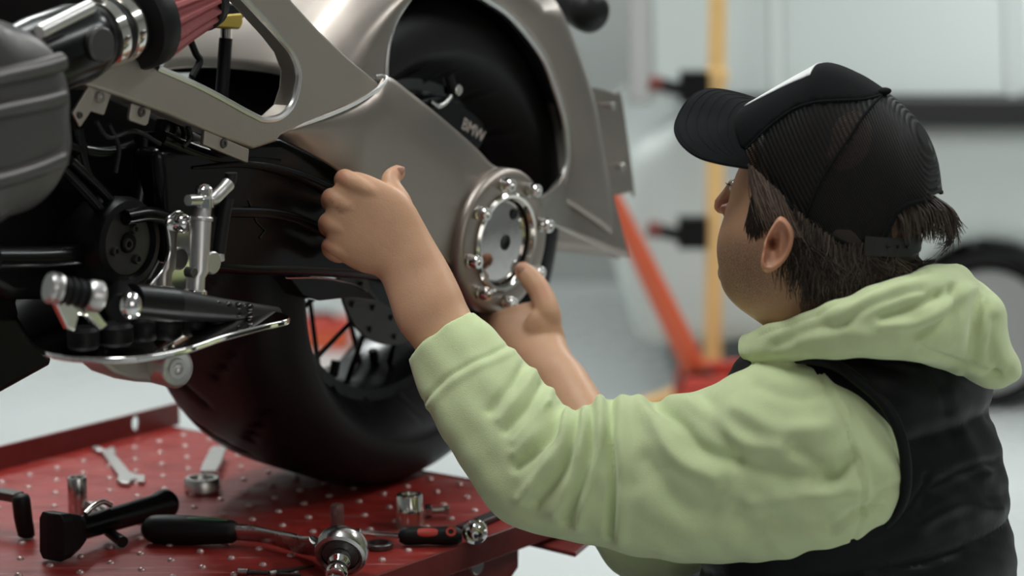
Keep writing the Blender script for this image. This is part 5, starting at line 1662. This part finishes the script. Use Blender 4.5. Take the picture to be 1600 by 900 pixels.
def build_tools():
    # open-ended spanner
    e = tool('open_end_wrench', 'small steel open-ended spanner lying near the far lip of the lift', 'wrench', (185, 725))
    ol = [(143, 698), (150, 703), (158, 704), (185, 742), (182, 748), (188, 753), (201, 754), (206, 748), (213, 747), (216, 751), (226, 751), (227, 742), (212, 740), (203, 736), (180, 709), (181, 701), (174, 695), (170, 700), (163, 701), (157, 697), (148, 696)]
    mk('shank', outline(ol, .001, .006), 'steel_satin', e, smooth=False, bevel=.0015)
    # ring spanner
    e = tool('ring_wrench', 'steel ring spanner with a thick round eye beside the tyre', 'wrench', (316, 765))
    c = T(316, 768)
    mk('eye', lathe([(.0165, .001), (.0225, .001), (.0245, .003), (.0245, .017), (.022, .020), (.0175, .020), (.0165, .0185), (.0165, .001)], c, Z, 40), 'steel_satin', e)
    d0, d1 = T(325, 738, .012), T(343, 700, .016)
    ax = d1 - d0; sd = nrm(np.cross(ax, Z))
    mk('shank', loft([np.array([p + sd * w - Z * .003, p + sd * w + Z * .003, p - sd * w + Z * .003, p - sd * w - Z * .003]) for p, w in ((d0, .011), (d0 + ax * .3, .0125), (d1, .0105))]), 'steel_satin', e, smooth=False, bevel=.001)
    # deep socket
    def socket(name, label, px, r, h, m='steel', step=None):
        c = T(*px)
        pr = [(r * .6, .001), (r, .001), (r, h * .40), (r * 1.0, h - .002), (r * .93, h), (r * .74, h), (r * .70, h - .003), (r * .70, h * .4), (0, h * .4)]
        if step:
            pr = [(r * .6, .001), (r, .001), (r, h * step - .003), (r * 1.02, h * step), (r * .96, h * step + .003), (r * .96, h - .002), (r * .88, h), (r * .58, h), (r * .52, h - .004), (r * .5, h * .5), (0, h * .5)]
        e = tool(name, label, 'socket', px)
        mk('barrel', lathe(pr, c, Z, 36), m, e)
        mk('drive_hole', lathe([(0, 0), (r * .68, 0), (r * .70, .0008), (r * .70, 0)], c + Z * (h * .42), Z, 24), 'black_metal', e)
    socket('deep_socket', 'tall thin steel socket standing behind the black hand tool', (122, 803), .0128, .050)
    socket('impact_socket', 'fat steel socket standing by the tyre', (640, 822), .0180, .043, 'chrome_warm', .52)
    # clear bit tube
    e = tool('bit_tube', 'small clear plastic tube standing behind the ratchet head', 'tube', (527, 826))
    c = T(527, 828)
    mk('tube_wall', lathe([(0, .001), (.0085, .001), (.0088, .004), (.0088, .030), (.0075, .034), (.005, .035), (0, .035)], c, Z, 24), 'clear_plastic', e)
    mk('tube_core', cyl(c + Z * .002, c + Z * .028, .0045, 12), 'steel', e)
    # wing bolt
    e = tool('bolt', 'short bright bolt lying beside the fat socket', 'bolt', (680, 806))
    a, b = T(671, 798, .0095), T(698, 797, .0095)
    mk('shaft', cyl(a, b, .0045, 14), 'steel', e)
    mk('head', cyl(a - nrm(b - a) * .006, a + nrm(b - a) * .003, .0088, 6), 'steel', e)
    mk('nut', cyl(b - nrm(b - a) * .004, b + nrm(b - a) * .003, .0062, 6), 'steel', e)
    # black hand tool with wedge end
    e = tool('scraper', 'black hand tool with a broad flat wedge head, lying across the lift', 'hand tool', (165, 850))
    a, b = T(104, 832, .0315), T(264, 786, .024)
    ax = nrm(b - a); L = np.linalg.norm(b - a)
    mk('body', lathe([(0, 0), (.0155, 0), (.0165, .004), (.0150, .02), (.0155, L * .5), (.0165, L - .028), (.0195, L - .014), (.020, L - .006), (.017, L), (0, L)], a, ax, 28), 'black_gloss', e)
    sd = nrm(np.cross(ax, Z)); up = np.cross(sd, ax)
    pa = T(92, 843, .022)
    R = []
    for f_, w_, h_ in ((-.030, .006, .028), (-.028, .020, .030), (-.010, .020, .028), (.010, .017, .022), (.022, .014, .016)):
        c = a + ax * f_ 
        R.append(np.array([c + sd * w_ * sx + up * h_ * sy for sx, sy in ((-1, -.7), (-.75, -1), (.75, -1), (1, -.7), (1, .7), (.75, 1), (-.75, 1), (-1, .7))]))
    mk('wedge_head', loft(R), 'black_rubber', e, smooth=False, bevel=.0015)
    p = T(165, 828, .014)
    q = T(192, 847, .009)
    mk('peg', tube(np.array([p, q]), [.006, .0075], 14), 'black_rubber', e)
    r0 = a + ax * (L * .32) + up * .017
    mk('lever', tube(catmull([r0 - ax * .03, r0 - ax * .015 + up * .006, r0 + ax * .004 + up * .009, r0 + ax * .02 + up * .002], 12), .0035, 10), 'chrome_warm', e)
    # crank handle at the left edge
    e = tool('crank_handle', 'black capsule grip on a flat steel arm at the left edge', 'hand tool', (36, 840))
    mk('grip', tube(catmull([T(41, 842) + q for q in (Z * .002, Z * .008, Z * .028 - np.array([.003, 0, 0]), Z * .052 - np.array([.005, 0, 0]), Z * .059 - np.array([.006, 0, 0]))], 16), [.006, .0095, .0105, .0108, .0110, .0112, .0114, .0116, .0118, .0118, .0118, .0116, .011, .0098, .007, .003], 18), 'black_rubber', e)
    a, b = T(-30, 766, .050), T(30, 777, .050)
    mk('arm', box((a + b) / 2, (b - a) / 2, np.cross(nrm(b - a), Z) * .010, Z * .006), 'dark_steel', e, smooth=False, bevel=.002)
    # ratchet
    e = tool('ratchet', 'steel ratchet with a black grip and a socket on its head', 'ratchet', (420, 868))
    g0, g1 = T(222, 826, .019), T(370, 831, .019)
    ax = g1 - g0
    n_ = 24
    grp = mk('grip', tube(np.array([g0 + ax * t for t in np.linspace(0, 1, n_)]), [.006, .013, .0165, .0178, .0182, .0185, .0188, .019, .019, .019, .019, .0188, .0186, .0183, .018, .0176, .0172, .0168, .0164, .016, .0156, .015, .0145, .011], 24), 'black_rubber', e)
    mk('grip_inlay', ellipsoid(g0 + ax * .62 + Z * .0155 - np.array([0, .003, 0]), ax * .30, np.array([0, .006, 0]), Z * .003, 20, 8), 'green_inlay', grp)
    hc = T(534, 860, .034)
    hn = nrm(np.array([-.12, -.86, -.42]))
    nk = catmull([g1 - ax * .02, T(405, 835, .018), T(445, 845, .018), T(480, 853, .02), hc + np.array([-.018, .004, .0])], 24)
    rings = []
    fr = frames(nk)
    for k, p in enumerate(nk):
        t = k / 23
        hw = np.interp(t, [0, .3, .7, 1], [.0115, .012, .017, .027]); th = np.interp(t, [0, .4, 1], [.0075, .006, .010])
        tg = nrm(nk[min(k + 1, 23)] - nk[max(k - 1, 0)])
        a_ = nrm(np.cross(hn, tg))
        rings.append(np.array([p + a_ * hw * math.cos(q) + hn * th * math.copysign(abs(math.sin(q)) ** .7, math.sin(q)) for q in np.linspace(0, 2 * math.pi, 24, endpoint=False)]))
    mk('neck', loft(rings), 'steel', e, auto=60)
    hd = mk('head', lathe([(0, -.014), (.026, -.014), (.031, -.010), (.0325, -.004), (.0325, .005), (.031, .010), (.027, .012), (.0235, .010), (.0235, .006), (0, .006)], hc, hn, 48), 'steel', e)
    mk('head_plate', lathe([(0, .0085), (.022, .0085), (.0232, .0065), (.0232, .006)], hc, hn, 40), 'dark_steel', hd)
    mk('fitted_socket', lathe([(0, .008), (.0125, .008), (.0135, .011), (.0135, .020), (.0115, .023), (.0115, .028), (.0135, .031), (.0135, .040), (.012, .042), (.0095, .042), (.009, .036), (0, .036)], hc + hn * 0.0 - Z * .002, nrm(hn + Z * -.05), 32), 'chrome', hd)
    # bit driver with black and red grip
    e = tool('bit_driver', 'thin screwdriver with a black and red grip near the lift edge', 'screwdriver', (660, 852))
    a, b, c = T(556, 832, .013), T(624, 837, .013), T(722, 837, .013)
    mk('shaft', merge(cyl(a, b, .0036, 14), cyl(a, a + (b - a) * .12, .0055, 6)), 'chrome', e)
    gr = mk('grip', tube(np.array([b + (c - b) * t for t in np.linspace(0, 1, 14)]), [.008, .0112, .0118, .012, .0118, .0114, .0112, .0112, .0116, .012, .012, .0118, .011, .007], 20), 'black_rubber', e)
    gx = nrm(c - b); top = nrm(Z * .55 + nrm(CAMP - b))
    sd = np.cross(gx, top)
    mk('grip_inlay', ellipsoid(b + (c - b) * .44 + top * .0102, gx * .0175, sd * .0062, top * .0022, 24, 8), 'red_inlay', gr)
    mk('hang_hole', lathe([(.0035, .0), (.0038, .0016), (.0062, .0016), (.0068, 0)], b + (c - b) * .82 + top * .0112, top, 20), 'red_inlay', gr)
    # chrome ball knob
    e = tool('ball_socket', 'polished chrome domed socket at the tip of the screwdriver grip', 'socket', (742, 846))
    c = T(742, 831, .0155)
    mk('dome', lathe([(0, -.012), (.012, -.011), (.0155, -.004), (.0165, .0), (.0155, .003), (.0125, .004), (.0115, .002), (.009, .005), (.005, .008), (0, .009)], c, nrm(np.array([-.1, -.9, .15])), 36), 'chrome', e)
    # flat dark bar
    e = tool('flat_bar', 'dark flat steel bar lying by the sleeve at the end of the lift', 'bar', (760, 815))
    a, b = T(722, 826, .006), T(790, 797, .006)
    mk('bar_body', box((a + b) / 2, (b - a) / 2, np.cross(nrm(b - a), Z) * .010, Z * .003), 'dark_steel', e, smooth=False, bevel=.001)
    # dark ring
    e = tool('steel_ring', 'small dark steel ring lying below the screwdriver shaft', 'ring', (595, 858))
    mk('ring_body', lathe([(.0125, .001), (.0175, .001), (.018, .003), (.018, .007), (.017, .008), (.0125, .008), (.0125, .001)], T(592, 857), Z, 32), 'dark_steel', e)
    # thin picks at the front
    for (p, q, lb) in (((372, 893), (470, 898), 'thin dark steel pick lying lowest at the front of the lift'), ((420, 897), (490, 884), 'thin dark steel pick crossing the lower one, pointing at the ratchet')):
        e = tool('pick', lb, 'hand tool', p, 'steel picks')
        a, b = T(*p, .004), T(*q, .004)
        mk('rod', tube(np.array([a, (a + b) / 2, b]), [.0035, .0026, .0018], 10), 'dark_steel', e)
        mk('tip_collar', cyl(a, a + (b - a) * .15, .0048, 12), 'steel', e)
    # fold of pale cloth or tape scrap behind the deep socket
    e = tool('paper_scrap', 'crumpled white paper scrap behind the black hand tool', 'scrap', (152, 800))
    V = []; Fc = []
    for i in range(6):
        for j in range(6):
            p = T(136 + i * 6, 800 - j * 3.2, .002 + .016 * abs(math.sin(i * 1.3 + j * .9)) * (.4 + .6 * (j / 5)))
            V.append(p)
    for i in range(5):
        for j in range(5):
            Fc.append((i * 6 + j, i * 6 + j + 1, (i + 1) * 6 + j + 1, (i + 1) * 6 + j))
    mk('paper', (np.array(V), Fc), 'cap_white', e, smooth=False, solid=.0006)
build_tools()
